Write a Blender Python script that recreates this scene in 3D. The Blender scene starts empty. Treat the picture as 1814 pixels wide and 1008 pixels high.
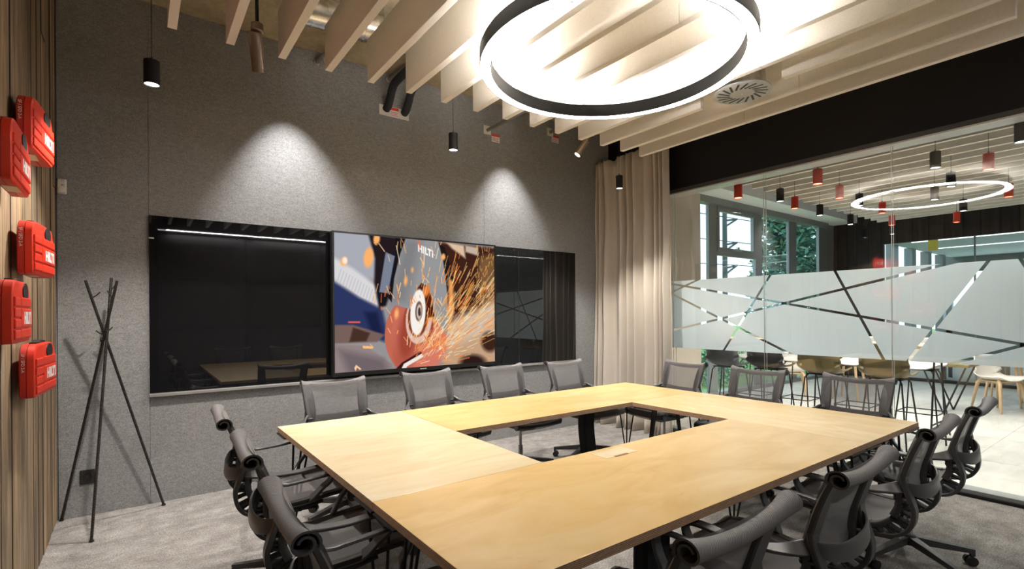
import bpy, bmesh, math, random
import numpy as np
from mathutils import Vector, Matrix, noise
PI = math.pi
rnd = random.Random(7)
scene = bpy.context.scene
C = scene.collection

# ------------------------------------------------------------------ camera
F_PX, W_PX = 898.0, 1814.0
YAW, ROLL = math.radians(53.6), 0.0065
cam_data = bpy.data.cameras.new('camera')
cam_data.sensor_width = 36.0
cam_data.lens = F_PX / W_PX * 36.0
cam_data.shift_y = 52.0 / W_PX
cam_data.clip_start = 0.02
cam = bpy.data.objects.new('camera', cam_data)
C.objects.link(cam)
vd = Vector((math.cos(YAW), math.sin(YAW), 0))
rd = Vector((math.sin(YAW), -math.cos(YAW), 0))
up = Vector((0, 0, 1))
c_, s_ = math.cos(ROLL), math.sin(ROLL)
rx = rd * c_ - up * s_
uy = rd * s_ + up * c_
M = Matrix((rx, uy, -vd)).transposed().to_4x4()
M.translation = Vector((0, 0, 1.43))
cam.matrix_world = M
scene.camera = cam

# ------------------------------------------------------------------ world and exposure
world = bpy.data.worlds.new('overcast_sky')
scene.world = world
world.use_nodes = True
bg = world.node_tree.nodes['Background']
bg.inputs[0].default_value = (0.72, 0.88, 1.0, 1)
bg.inputs[1].default_value = 1.35
scene.view_settings.view_transform = 'Standard'
scene.view_settings.look = 'None'
scene.view_settings.gamma = 1.0
scene.view_settings.exposure = 0.9
scene.view_settings.use_curve_mapping = False

RING_DOWN, RING_UP = 31.0, 115.0
PENDANT_W, WASH_W, LOUNGE_W = 105.0, 185.0, 46.0
LED_STRIP, STRIP_W = 3.0, 14.0

# ------------------------------------------------------------------ materials
MATS = {}
def new_mat(name):
    m = bpy.data.materials.new(name); m.use_nodes = True
    nt = m.node_tree
    b = nt.nodes['Principled BSDF']
    MATS[name] = m
    return m, nt, b
def col(c): return (c[0], c[1], c[2], 1)
def plain(name, c, rough=.5, metal=0, spec=.5, coat=0):
    m, nt, b = new_mat(name)
    b.inputs['Base Color'].default_value = col(c)
    b.inputs['Roughness'].default_value = rough
    b.inputs['Metallic'].default_value = metal
    b.inputs['Specular IOR Level'].default_value = spec
    b.inputs['Coat Weight'].default_value = coat
    # faint fine roughness variation keeps every surface procedural
    n = nt.nodes.new('ShaderNodeTexNoise'); n.inputs['Scale'].default_value = 40
    r = nt.nodes.new('ShaderNodeMapRange')
    r.inputs['To Min'].default_value = max(0, rough - .04); r.inputs['To Max'].default_value = min(1, rough + .04)
    nt.links.new(n.outputs['Fac'], r.inputs['Value']); nt.links.new(r.outputs['Result'], b.inputs['Roughness'])
    return m
def coords(nt, kind='Object', scale=(1, 1, 1)):
    t = nt.nodes.new('ShaderNodeTexCoord'); mp = nt.nodes.new('ShaderNodeMapping')
    mp.inputs['Scale'].default_value = scale
    nt.links.new(t.outputs[kind], mp.inputs['Vector'])
    return mp.outputs['Vector']
def noise_tex(nt, vec, scale, detail=4, rough=.6, dist=0):
    n = nt.nodes.new('ShaderNodeTexNoise')
    n.inputs['Scale'].default_value = scale; n.inputs['Detail'].default_value = detail
    n.inputs['Roughness'].default_value = rough; n.inputs['Distortion'].default_value = dist
    if vec is not None: nt.links.new(vec, n.inputs['Vector'])
    return n.outputs['Fac']
def ramp(nt, fac, stops):
    r = nt.nodes.new('ShaderNodeValToRGB')
    e = r.color_ramp.elements
    e[0].position, e[0].color = stops[0][0], col(stops[0][1])
    e[1].position, e[1].color = stops[-1][0], col(stops[-1][1])
    for p, c in stops[1:-1]:
        k = e.new(p); k.color = col(c)
    nt.links.new(fac, r.inputs['Fac'])
    return r.outputs['Color']
def mixc(nt, a, b, fac, mode='MIX'):
    m = nt.nodes.new('ShaderNodeMix'); m.data_type = 'RGBA'; m.blend_type = mode
    if isinstance(fac, float): m.inputs[0].default_value = fac
    else: nt.links.new(fac, m.inputs[0])
    for i, s in ((6, a), (7, b)):
        if isinstance(s, tuple): m.inputs[i].default_value = col(s)
        else: nt.links.new(s, m.inputs[i])
    return m.outputs[2]
def bump(nt, b, height, strength=.3, dist=.01):
    k = nt.nodes.new('ShaderNodeBump'); k.inputs['Strength'].default_value = strength; k.inputs['Distance'].default_value = dist
    nt.links.new(height, k.inputs['Height']); nt.links.new(k.outputs['Normal'], b.inputs['Normal'])
def emis(name, c, strength):
    m = bpy.data.materials.new(name); m.use_nodes = True
    nt = m.node_tree; nt.nodes.clear()
    e = nt.nodes.new('ShaderNodeEmission'); o = nt.nodes.new('ShaderNodeOutputMaterial')
    e.inputs[0].default_value = col(c); e.inputs[1].default_value = strength
    nt.links.new(e.outputs[0], o.inputs[0]); MATS[name] = m
    return m

# felt back wall
m, nt, b = new_mat('grey_felt')
v = coords(nt, 'Object')
v2 = coords(nt, 'Object', (1, 1, 3.2))
n1 = noise_tex(nt, v2, 26, 6, .8, .3); n2 = noise_tex(nt, v, 190, 3, .7)
c1 = ramp(nt, n1, [(.3, (.205, .205, .206)), (.7, (.315, .315, .317))])
c2 = ramp(nt, n2, [(.25, (.45, .45, .45)), (.75, (1.45, 1.45, 1.45))])
nt.links.new(mixc(nt, c1, c2, 1.0, 'MULTIPLY'), b.inputs['Base Color'])
b.inputs['Roughness'].default_value = .95; b.inputs['Specular IOR Level'].default_value = .1
b.inputs['Sheen Weight'].default_value = .15
bump(nt, b, n2, .5, .004)
# carpet
m, nt, b = new_mat('grey_carpet')
v = coords(nt, 'Object'); vs = coords(nt, 'Object', (1, 1.35, 1))
n1 = noise_tex(nt, vs, 5.5, 9, .78, .2); n2 = noise_tex(nt, v, 130, 3, .85); n3 = noise_tex(nt, coords(nt, 'Object', (40, 60, 1)), 2.0, 3, .6)
c1 = ramp(nt, n1, [(.32, (.21, .193, .18)), (.5, (.315, .296, .28)), (.70, (.46, .44, .415))])
c2 = ramp(nt, n2, [(.3, (.4, .4, .4)), (.72, (1.5, 1.5, 1.5))])
c3 = ramp(nt, n3, [(.3, (.75, .75, .75)), (.7, (1.2, 1.2, 1.2))])
nt.links.new(mixc(nt, mixc(nt, c1, c2, 1.0, 'MULTIPLY'), c3, 1.0, 'MULTIPLY'), b.inputs['Base Color'])
b.inputs['Roughness'].default_value = 1; b.inputs['Specular IOR Level'].default_value = .05
bump(nt, b, n2, .8, .008)
# reclaimed wood planks (a different board tone for every plank)
m, nt, b = new_mat('reclaimed_wood')
oi = nt.nodes.new('ShaderNodeObjectInfo')
t = nt.nodes.new('ShaderNodeTexCoord'); add = nt.nodes.new('ShaderNodeVectorMath'); add.operation = 'MULTIPLY_ADD'
comb = nt.nodes.new('ShaderNodeCombineXYZ')
for i in range(3): nt.links.new(oi.outputs['Random'], comb.inputs[i])
nt.links.new(comb.outputs[0], add.inputs[0]); add.inputs[1].default_value = (17, 31, 23); nt.links.new(t.outputs['Object'], add.inputs[2])
mp = nt.nodes.new('ShaderNodeMapping'); mp.inputs['Scale'].default_value = (4.5, 4.5, .5); nt.links.new(add.outputs[0], mp.inputs['Vector'])
n1 = noise_tex(nt, mp.outputs[0], 3.0, 8, .65, .6)
mp2 = nt.nodes.new('ShaderNodeMapping'); mp2.inputs['Scale'].default_value = (26, 26, .9); nt.links.new(add.outputs[0], mp2.inputs['Vector'])
n2 = noise_tex(nt, mp2.outputs[0], 3.0, 4, .7)
mp3 = nt.nodes.new('ShaderNodeMapping'); mp3.inputs['Scale'].default_value = (2, 2, .7); nt.links.new(add.outputs[0], mp3.inputs['Vector'])
n3 = noise_tex(nt, mp3.outputs[0], 2.0, 3, .5)
c1 = ramp(nt, n1, [(.3, (.135, .097, .062)), (.5, (.30, .222, .143)), (.7, (.47, .37, .26))])
c2 = ramp(nt, n2, [(.3, (.78, .76, .74)), (.7, (1.12, 1.12, 1.12))])
c3 = ramp(nt, oi.outputs['Random'], [(0, (.62, .60, .58)), (.5, (.92, .90, .88)), (1, (1.22, 1.15, 1.05))])
c4 = ramp(nt, n3, [(.35, (.8, .85, .9)), (.65, (1.1, 1.05, 1.0))])
cc = mixc(nt, mixc(nt, mixc(nt, c1, c2, 1.0, 'MULTIPLY'), c3, 1.0, 'MULTIPLY'), c4, 1.0, 'MULTIPLY')
nt.links.new(cc, b.inputs['Base Color']); b.inputs['Roughness'].default_value = .75; b.inputs['Specular IOR Level'].default_value = .25
bump(nt, b, n2, .35, .01)
# birch plywood tops
def birch(name, a, bb, c, seed, sc):
    m, nt, b = new_mat(name)
    v = coords(nt, 'Object', sc)
    n1 = noise_tex(nt, v, 2.2 + seed * .3, 6, .55, .9); n2 = noise_tex(nt, v, 11, 4, .6, .3)
    c1 = ramp(nt, n1, [(.28, a), (.5, bb), (.72, c)])
    c2 = ramp(nt, n2, [(.22, (.80, .74, .66)), (.36, (1, 1, 1))])
    nt.links.new(mixc(nt, c1, c2, .6, 'MULTIPLY'), b.inputs['Base Color'])
    b.inputs['Roughness'].default_value = .32; b.inputs['Specular IOR Level'].default_value = .5
    b.inputs['Coat Weight'].default_value = .5; b.inputs['Coat Roughness'].default_value = .2
birch('birch_honey', (.585, .37, .13), (.675, .46, .19), (.73, .54, .275), 0, (1.0, 2.6, 1))
birch('birch_pale', (.62, .485, .265), (.69, .57, .36), (.73, .63, .44), 1, (1.0, 4.5, 1))
birch('birch_right', (.62, .43, .18), (.71, .52, .25), (.77, .62, .36), 2, (2.6, 1.0, 1))
m, nt, b = new_mat('plywood_edge')
v = coords(nt, 'Object')
w = nt.nodes.new('ShaderNodeTexWave'); w.bands_direction = 'Z'; w.inputs['Scale'].default_value = 58; w.inputs['Distortion'].default_value = .6
nt.links.new(v, w.inputs['Vector'])
n2 = noise_tex(nt, coords(nt, 'Object', (6, 6, 60)), 4, 4, .6)
c1 = ramp(nt, w.outputs['Fac'], [(.25, (.26, .15, .085)), (.75, (.56, .37, .23))])
c2 = ramp(nt, n2, [(.3, (.7, .7, .7)), (.7, (1.15, 1.15, 1.15))])
nt.links.new(mixc(nt, c1, c2, 1.0, 'MULTIPLY'), b.inputs['Base Color']); b.inputs['Roughness'].default_value = .6
# concrete ceiling
m, nt, b = new_mat('board_marked_concrete')
v = coords(nt, 'Object')
n1 = noise_tex(nt, v, 2.5, 8, .65, .4); n2 = noise_tex(nt, v, 30, 4, .7)
c1 = ramp(nt, n1, [(.3, (.27, .215, .13)), (.7, (.46, .38, .25))]); c2 = ramp(nt, n2, [(.3, (.8, .8, .8)), (.7, (1.1, 1.1, 1.1))])
nt.links.new(mixc(nt, c1, c2, 1.0, 'MULTIPLY'), b.inputs['Base Color']); b.inputs['Roughness'].default_value = .9
bump(nt, b, n2, .3, .01)
# baffle felt
m, nt, b = new_mat('cream_baffle_felt')
n2 = noise_tex(nt, coords(nt), 120, 3, .7)
nt.links.new(ramp(nt, n2, [(.3, (.70, .655, .59)), (.7, (.79, .75, .69))]), b.inputs['Base Color']); b.inputs['Roughness'].default_value = .95
b.inputs['Specular IOR Level'].default_value = .1
# curtain
m, nt, b = new_mat('linen_curtain')
n2 = noise_tex(nt, coords(nt, 'Object', (60, 60, 250)), 4, 3, .6)
nt.links.new(ramp(nt, n2, [(.3, (.47, .42, .36)), (.7, (.58, .525, .455))]), b.inputs['Base Color']); b.inputs['Roughness'].default_value = .9
b.inputs['Sheen Weight'].default_value = .2; bump(nt, b, n2, .2, .003)
# lounge floor tile
m, nt, b = new_mat('pale_stone_tile')
oi = nt.nodes.new('ShaderNodeObjectInfo')
n1 = noise_tex(nt, coords(nt, 'Object', (1, 3, 1)), 2.0, 6, .6, .6)
c1 = ramp(nt, n1, [(.3, (.50, .48, .44)), (.7, (.64, .62, .58))]); c2 = ramp(nt, oi.outputs['Random'], [(0, (.93, .93, .93)), (1, (1.04, 1.04, 1.04))])
nt.links.new(mixc(nt, c1, c2, 1.0, 'MULTIPLY'), b.inputs['Base Color']); b.inputs['Roughness'].default_value = .42
# chair fabrics
m, nt, b = new_mat('woven_mesh')
uvn = nt.nodes.new('ShaderNodeUVMap'); uvn.uv_map = 'weave'
wv = nt.nodes.new('ShaderNodeTexWave'); wv.bands_direction = 'DIAGONAL'; wv.inputs['Scale'].default_value = 95; nt.links.new(uvn.outputs[0], wv.inputs['Vector'])
nt.links.new(ramp(nt, wv.outputs['Fac'], [(.2, (.092, .087, .088)), (.8, (.172, .164, .166))]), b.inputs['Base Color'])
b.inputs['Roughness'].default_value = .7; b.inputs['Sheen Weight'].default_value = .2
tr = nt.nodes.new('ShaderNodeBsdfTransparent'); mx = nt.nodes.new('ShaderNodeMixShader')
lw = nt.nodes.new('ShaderNodeLayerWeight'); lw.inputs['Blend'].default_value = .35
mr = nt.nodes.new('ShaderNodeMapRange'); mr.inputs['To Min'].default_value = .58; mr.inputs['To Max'].default_value = .96
nt.links.new(lw.outputs['Facing'], mr.inputs['Value']); nt.links.new(mr.outputs['Result'], mx.inputs[0])
nt.links.new(tr.outputs[0], mx.inputs[1]); nt.links.new(b.outputs[0], mx.inputs[2])
nt.links.new(mx.outputs[0], nt.nodes['Material Output'].inputs[0])
m, nt, b = new_mat('woven_roll')
uvn = nt.nodes.new('ShaderNodeUVMap'); uvn.uv_map = 'weave'
wv = nt.nodes.new('ShaderNodeTexWave'); wv.bands_direction = 'DIAGONAL'; wv.inputs['Scale'].default_value = 95; nt.links.new(uvn.outputs[0], wv.inputs['Vector'])
nt.links.new(ramp(nt, wv.outputs['Fac'], [(.2, (.09, .085, .087)), (.8, (.215, .205, .209))]), b.inputs['Base Color']); b.inputs['Roughness'].default_value = .6
bump(nt, b, wv.outputs['Fac'], .5, .002)
plain('charcoal_plastic', (.052, .05, .05), .42)
plain('graphite_arm', (.075, .073, .075), .38)
plain('black_plastic', (.012, .012, .013), .45)
plain('black_metal', (.012, .012, .012), .4, .3)
plain('matt_black_paint', (.010, .009, .010), .6, 0, .22)
plain('ring_black', (.004, .004, .004), .6, 0, .12)
plain('chrome', (.55, .55, .55), .15, 1)
m, nt, b = new_mat('galvanised_duct')
n1 = noise_tex(nt, coords(nt), 25, 2, .5)
nt.links.new(ramp(nt, n1, [(.35, (.5, .5, .5)), (.65, (.72, .72, .71))]), b.inputs['Base Color']); b.inputs['Metallic'].default_value = 1; b.inputs['Roughness'].default_value = .28
plain('pipe_grey', (.25, .24, .23), .45, .6)
plain('bronze', (.36, .28, .22), .3, .85)
plain('diffuser_grey', (.42, .42, .41), .5)
plain('red_plastic', (.62, .032, .012), .38)
plain('dark_red_plastic', (.45, .018, .008), .45)
plain('white_print', (.72, .72, .72), .5)
plain('red_print', (.65, .05, .03), .5)
plain('grey_print', (.35, .33, .32), .6)
plain('cream_sticker', (.70, .60, .42), .6)
plain('sensor_white', (.66, .63, .57), .45)
plain('aluminium', (.62, .61, .59), .35, .8)
plain('frame_grey', (.22, .235, .23), .45, .3)
plain('soffit_white', (.84, .85, .84), .8)
plain('lounge_grey', (.45, .44, .42), .8)
plain('lounge_ceiling_dark', (.10, .098, .095), .9)
plain('beige_plaster', (.50, .44, .36), .8)
plain('white_shell', (.70, .68, .64), .45)
plain('pale_grey_shell', (.36, .35, .33), .45)
plain('grey_shell', (.075, .08, .085), .4)
plain('black_shell', (.015, .015, .016), .35)
plain('olive_shell', (.16, .125, .05), .35)
plain('oak', (.52, .36, .20), .5)
plain('blue_grey', (.16, .24, .28), .5)
plain('black_fabric', (.010, .010, .013), .8)
plain('padded_black', (.17, .167, .172), .75)
plain('rear_wall_grey', (.10, .098, .095), .8)
plain('exit_yellow', (.75, .55, .05), .5)
plain('pavement', (.35, .36, .34), .9)
plain('tower_grey', (.06, .07, .075), .7)
# rusty ribbed steel of the coat stand
m, nt, b = new_mat('rebar_steel')
n1 = noise_tex(nt, coords(nt), 60, 4, .7)
nt.links.new(ramp(nt, n1, [(.35, (.012, .010, .009)), (.75, (.055, .045, .04))]), b.inputs['Base Color']); b.inputs['Roughness'].default_value = .55; b.inputs['Metallic'].default_value = .5
# glossy black glass board
m, nt, b = new_mat('black_glass')
b.inputs['Base Color'].default_value = (.006, .006, .007, 1); b.inputs['Roughness'].default_value = .015
b.inputs['IOR'].default_value = 1.75
n1 = noise_tex(nt, coords(nt), .8, 1, .3); bump(nt, b, n1, .02, .01)
# clear partition glass
def glass(name, f0, tint):
    m = bpy.data.materials.new(name); m.use_nodes = True; nt = m.node_tree; nt.nodes.clear(); MATS[name] = m
    o = nt.nodes.new('ShaderNodeOutputMaterial'); t = nt.nodes.new('ShaderNodeBsdfTransparent'); g = nt.nodes.new('ShaderNodeBsdfGlossy')
    t.inputs[0].default_value = col(tint); g.inputs['Roughness'].default_value = 0.0
    g.inputs[0].default_value = (1, 1, 1, 1)
    lw = nt.nodes.new('ShaderNodeLayerWeight'); lw.inputs[0].default_value = .5
    pw = nt.nodes.new('ShaderNodeMath'); pw.operation = 'POWER'; pw.inputs[1].default_value = 5
    fr = nt.nodes.new('ShaderNodeMath'); fr.operation = 'MULTIPLY_ADD'; fr.inputs[1].default_value = 1 - f0; fr.inputs[2].default_value = f0
    nt.links.new(lw.outputs['Facing'], pw.inputs[0]); nt.links.new(pw.outputs[0], fr.inputs[0])
    mx = nt.nodes.new('ShaderNodeMixShader')
    nt.links.new(fr.outputs[0], mx.inputs[0]); nt.links.new(t.outputs[0], mx.inputs[1]); nt.links.new(g.outputs[0], mx.inputs[2])
    nt.links.new(mx.outputs[0], o.inputs[0])
glass('clear_glass', .05, (.985, .995, .99))
glass('coated_glass', .015, (.985, .995, .99))
glass('window_glass', .035, (.93, .985, .985))
# frosted film
m = bpy.data.materials.new('frosted_film'); m.use_nodes = True; nt = m.node_tree; nt.nodes.clear(); MATS['frosted_film'] = m
o = nt.nodes.new('ShaderNodeOutputMaterial'); tl = nt.nodes.new('ShaderNodeBsdfTranslucent'); df = nt.nodes.new('ShaderNodeBsdfDiffuse')
tl.inputs[0].default_value = (.84, .91, .94, 1); df.inputs[0].default_value = (.62, .66, .68, 1)
n1 = noise_tex(nt, coords(nt), 300, 2, .5)
mr = nt.nodes.new('ShaderNodeMapRange'); mr.inputs['To Min'].default_value = .46; mr.inputs['To Max'].default_value = .54
nt.links.new(n1, mr.inputs['Value'])
mx = nt.nodes.new('ShaderNodeMixShader'); nt.links.new(mr.outputs[0], mx.inputs[0])
nt.links.new(tl.outputs[0], mx.inputs[1]); nt.links.new(df.outputs[0], mx.inputs[2]); nt.links.new(mx.outputs[0], o.inputs[0])
# leaves and grass
m, nt, b = new_mat('leaf_green')
oi = nt.nodes.new('ShaderNodeNewGeometry')
nt.links.new(ramp(nt, oi.outputs['Random Per Island'], [(0, (.02, .09, .07)), (.6, (.06, .19, .13)), (1, (.18, .36, .20))]), b.inputs['Base Color']); b.inputs['Roughness'].default_value = .6
m, nt, b = new_mat('grass')
n1 = noise_tex(nt, coords(nt), 3, 8, .8)
nt.links.new(ramp(nt, n1, [(.3, (.05, .14, .04)), (.5, (.16, .36, .08)), (.7, (.38, .52, .22))]), b.inputs['Base Color']); b.inputs['Roughness'].default_value = .9
plain('bark', (.05, .04, .03), .9)
plain('shaded_plank_edge', (.045, .033, .024), .85)  # board edges painted dark so the plank gaps read as shaded
emis('ring_diffuser', (1, .98, .955), RING_DOWN)
emis('ring_upper_diffuser', (1, .97, .93), RING_UP)
emis('lamp_lens', (1, .97, .93), 9)
emis('red_lamp_lens', (1, .25, .12), 6)
emis('led_strip', (.92, .92, 1.0), LED_STRIP)
emis('dim_led_line', (.9, .95, 1.0), 1.6)
# TV picture is a colour attribute on a dense grid
m = bpy.data.materials.new('screen_picture'); m.use_nodes = True; nt = m.node_tree; nt.nodes.clear(); MATS['screen_picture'] = m
o = nt.nodes.new('ShaderNodeOutputMaterial'); e = nt.nodes.new('ShaderNodeEmission'); at = nt.nodes.new('ShaderNodeAttribute'); at.attribute_name = 'picture'
nt.links.new(at.outputs['Color'], e.inputs[0]); e.inputs[1].default_value = .54; nt.links.new(e.outputs[0], o.inputs[0])

# ------------------------------------------------------------------ mesh helpers
class G:
    """collects shapes for ONE mesh"""
    def __init__(s): s.v = []; s.f = []; s.mi = []
    def add(s, vs, fs, mi=0):
        o = len(s.v); s.v += [tuple(p) for p in vs]; s.f += [tuple(i + o for i in q) for q in fs]; s.mi += [mi] * len(fs)
        return s
    def hexa(s, p, mi=0):
        return s.add(p, [(0, 3, 2, 1), (4, 5, 6, 7), (0, 1, 5, 4), (1, 2, 6, 5), (2, 3, 7, 6), (3, 0, 4, 7)], mi)
    def box(s, x0, x1, y0, y1, z0, z1, mi=0):
        return s.hexa([(x0, y0, z0), (x1, y0, z0), (x1, y1, z0), (x0, y1, z0), (x0, y0, z1), (x1, y0, z1), (x1, y1, z1), (x0, y1, z1)], mi)
    def rbox(s, x0, x1, y0, y1, z0, z1, r, mi=0):
        """box with chamfered edges"""
        bm = bmesh.new(); bmesh.ops.create_cube(bm, size=1)
        for vv in bm.verts:
            vv.co = Vector(((x0 + x1) / 2 + vv.co.x * (x1 - x0), (y0 + y1) / 2 + vv.co.y * (y1 - y0), (z0 + z1) / 2 + vv.co.z * (z1 - z0)))
        bmesh.ops.bevel(bm, geom=bm.edges[:], offset=r, segments=2, affect='EDGES', profile=.6)
        return s.bm(bm, mi)
    def bm(s, bm, mi=0):
        bm.verts.ensure_lookup_table()
        for i, vv in enumerate(bm.verts): vv.index = i
        s.add([vv.co[:] for vv in bm.verts], [[q.index for q in f.verts] for f in bm.faces], mi); bm.free()
        return s
    def prism(s, poly, fn, a, b, mi=0):
        """poly: 2-D outline, fn(u, v, w) -> point; extruded from w=a to w=b"""
        n = len(poly)
        vs = [fn(u, w, a) for u, w in poly] + [fn(u, w, b) for u, w in poly]
        fs = [tuple(range(n - 1, -1, -1)), tuple(range(n, 2 * n))] + [(i, (i + 1) % n, n + (i + 1) % n, n + i) for i in range(n)]
        return s.add(vs, fs, mi)
    def loft(s, rings, closed=True, caps=True, loop=False, mi=0):
        n = len(rings[0]); vs = [p for r in rings for p in r]; fs = []
        m = len(rings)
        for i in range(m if loop else m - 1):
            i2 = (i + 1) % m
            for j in range(n if closed else n - 1):
                j2 = (j + 1) % n
                fs.append((i * n + j, i * n + j2, i2 * n + j2, i2 * n + j))
        if caps and closed and not loop:
            fs.append(tuple(range(n - 1, -1, -1))); fs.append(tuple((m - 1) * n + j for j in range(n)))
        return s.add(vs, fs, mi)
    def tube(s, pts, r, n=10, caps=True, loop=False, mi=0):
        P = [Vector(p) for p in pts]; rings = []
        m = len(P); prev = None
        for i in range(m):
            if loop: t = P[(i + 1) % m] - P[i - 1]
            else: t = P[min(i + 1, m - 1)] - P[max(i - 1, 0)]
            t.normalize()
            if prev is None:
                a = Vector((0, 0, 1)) if abs(t.z) < .9 else Vector((1, 0, 0))
                u = t.cross(a).normalized()
            else:
                u = (prev - t * prev.dot(t)).normalized()
            prev = u; w = t.cross(u)
            rr = r[i] if isinstance(r, (list, tuple)) else r
            rings.append([P[i] + (u * math.cos(2 * PI * k / n) + w * math.sin(2 * PI * k / n)) * rr for k in range(n)])
        return s.loft(rings, True, caps, loop, mi)
    def cyl(s, p0, p1, r0, r1=None, n=16, mi=0):
        return s.tube([p0, p1], [r0, r0 if r1 is None else r1], n, mi=mi)
    def strap(s, pts, wdir, width, thick, mi=0):
        """flat band: path pts, width axis wdir (or a list), thickness along path normal"""
        P = [Vector(p) for p in pts]; m = len(P); rings = []
        for i in range(m):
            t = (P[min(i + 1, m - 1)] - P[max(i - 1, 0)]).normalized()
            w = Vector(wdir[i] if isinstance(wdir, list) else wdir); w = (w - t * w.dot(t)).normalized()
            n = t.cross(w)
            hw = (width[i] if isinstance(width, (list, tuple)) else width) / 2
            ht = (thick[i] if isinstance(thick, (list, tuple)) else thick) / 2
            k = .55
            rings.append([P[i] + w * a + n * bb for a, bb in ((hw, ht * k), (hw * .86, ht), (-hw * .86, ht), (-hw, ht * k), (-hw, -ht * k), (-hw * .86, -ht), (hw * .86, -ht), (hw, -ht * k))])
        return s.loft(rings, True, True, False, mi)
    def mesh(s, name, mats, smooth=False):
        me = bpy.data.meshes.new(name); me.from_pydata(s.v, [], s.f)
        if isinstance(mats, str): mats = [mats]
        for k in mats: me.materials.append(MATS[k])
        if len(mats) > 1: me.polygons.foreach_set('material_index', s.mi)
        bm = bmesh.new(); bm.from_mesh(me); bmesh.ops.recalc_face_normals(bm, faces=bm.faces); bm.to_mesh(me); bm.free()
        if smooth:
            me.polygons.foreach_set('use_smooth', [True] * len(me.polygons))
            try: me.set_sharp_from_angle(angle=math.radians(38))
            except Exception: pass
        me.update()
        return me
    def build(s, name, mats, parent=None, smooth=False, loc=None):
        return link(name, s.mesh(name, mats, smooth), parent, loc)
def link(name, data, parent=None, loc=None):
    o = bpy.data.objects.new(name, data); C.objects.link(o)
    if parent is not None: o.parent = parent
    if loc is not None: o.location = loc
    return o
def tag(o, label, cat, group=None):
    o['label'] = label; o['category'] = cat
    if group: o['group'] = group
    return o
def thing(name, label, cat, loc=(0, 0, 0), rotz=0, group=None):
    o = link(name, None); o.location = loc; o.rotation_euler = (0, 0, rotz); o.empty_display_size = .1
    return tag(o, label, cat, group)
def struct(o, label=None):
    o['kind'] = 'structure'
    if label: o['label'] = label
    return o
def kids(o): return [c for c in o.children]
def copy_tree(o, parent=None):
    c = o.copy(); C.objects.link(c); c.parent = parent
    for k in kids(o): copy_tree(k, c)
    return c
def light(kind, name, parent, loc, power, color=(1, .97, .93), rot=(0, 0, 0), **kw):
    d = bpy.data.lights.new(name, kind); d.energy = power; d.color = color
    for k, vv in kw.items(): setattr(d, k, vv)
    o = link(name, d, parent, loc); o.rotation_euler = rot
    return o
def text_mesh(name, body, size, mat, parent, mat4):
    cu = bpy.data.curves.new(name, 'FONT'); cu.body = body; cu.size = size; cu.extrude = .0006; cu.resolution_u = 3
    tmp = bpy.data.objects.new(name + '_t', cu); C.objects.link(tmp)
    dg = bpy.context.evaluated_depsgraph_get(); dg.update()
    me = bpy.data.meshes.new_from_object(tmp.evaluated_get(dg)); bpy.data.objects.remove(tmp)
    me.materials.clear(); me.materials.append(MATS[mat])
    o = link(name, me, parent); o.matrix_local = mat4
    return o
def catmull(pts, per=6):
    P = [Vector(p) for p in pts]; out = []
    for i in range(len(P) - 1):
        p0 = P[max(i - 1, 0)]; p1 = P[i]; p2 = P[i + 1]; p3 = P[min(i + 2, len(P) - 1)]
        for k in range(per):
            t = k / per
            out.append(.5 * ((2 * p1) + (p2 - p0) * t + (2 * p0 - 5 * p1 + 4 * p2 - p3) * t * t + (3 * p1 - p0 - 3 * p2 + p3) * t ** 3))
    out.append(P[-1])
    return out
XYZ = lambda u, v, w: (u, v, w)

# ------------------------------------------------------------------ room shell
XL, XG, YB, YR, ZC = -.457, 5.14, 4.75, -1.3, 3.82
floor = struct(G().box(XL - .2, XG + .0, YR - .2, YB + .2, -.12, 0).build('floor', 'grey_carpet'))
ceiling = struct(G().box(XL - .2, XG + .3, YR - .2, YB + .2, ZC, ZC + .2).build('ceiling', 'board_marked_concrete'))
wall_back = struct(G().box(XL - .2, XG + .3, YB + .012, YB + .25, -.1, ZC).build('wall_back', 'grey_felt'))
for a, b_ in ((XL, .068), (.068, 3.12), (3.12, XG + .1)):
    G().rbox(a + .0012, b_ - .0012, YB, YB + .014, 0, ZC - .001, .0015).build('felt_panel', 'grey_felt', wall_back)
wall_left = struct(G().box(XL - .2, XL - .02, YR - .2, YB + .2, -.1, ZC).build('wall_left', 'matt_black_paint'))
edges = [4.75, 4.63, 4.52, 4.42, 4.27, 4.11, 3.95, 3.79, 3.60, 3.40, 3.165, 2.94, 2.72, 2.51, 2.27, 2.06, 1.83, 1.62, 1.38, 1.16, .95, .7, .47, .25, .02, -.2, -.43, -.65, -.88, -1.08, -1.3]
for i in range(len(edges) - 1):
    y1, y0 = edges[i], edges[i + 1]
    t = rnd.uniform(0, .012)
    cuts = [0] + sorted(rnd.uniform(.7, 3.2) for _ in range(1 if rnd.random() < .6 else 0)) + [ZC - .002]
    for k in range(len(cuts) - 1):
        tt = t + rnd.uniform(0, .004)
        g = G().rbox(XL - .022, XL - .012 + tt, y0 + .006, y1 - .006, cuts[k] + .001, cuts[k + 1] - .001, .0035)
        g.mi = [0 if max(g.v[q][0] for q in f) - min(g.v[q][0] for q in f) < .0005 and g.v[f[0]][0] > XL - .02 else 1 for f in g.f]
        g.build('plank', ['reclaimed_wood', 'shaded_plank_edge'], wall_left)
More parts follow.
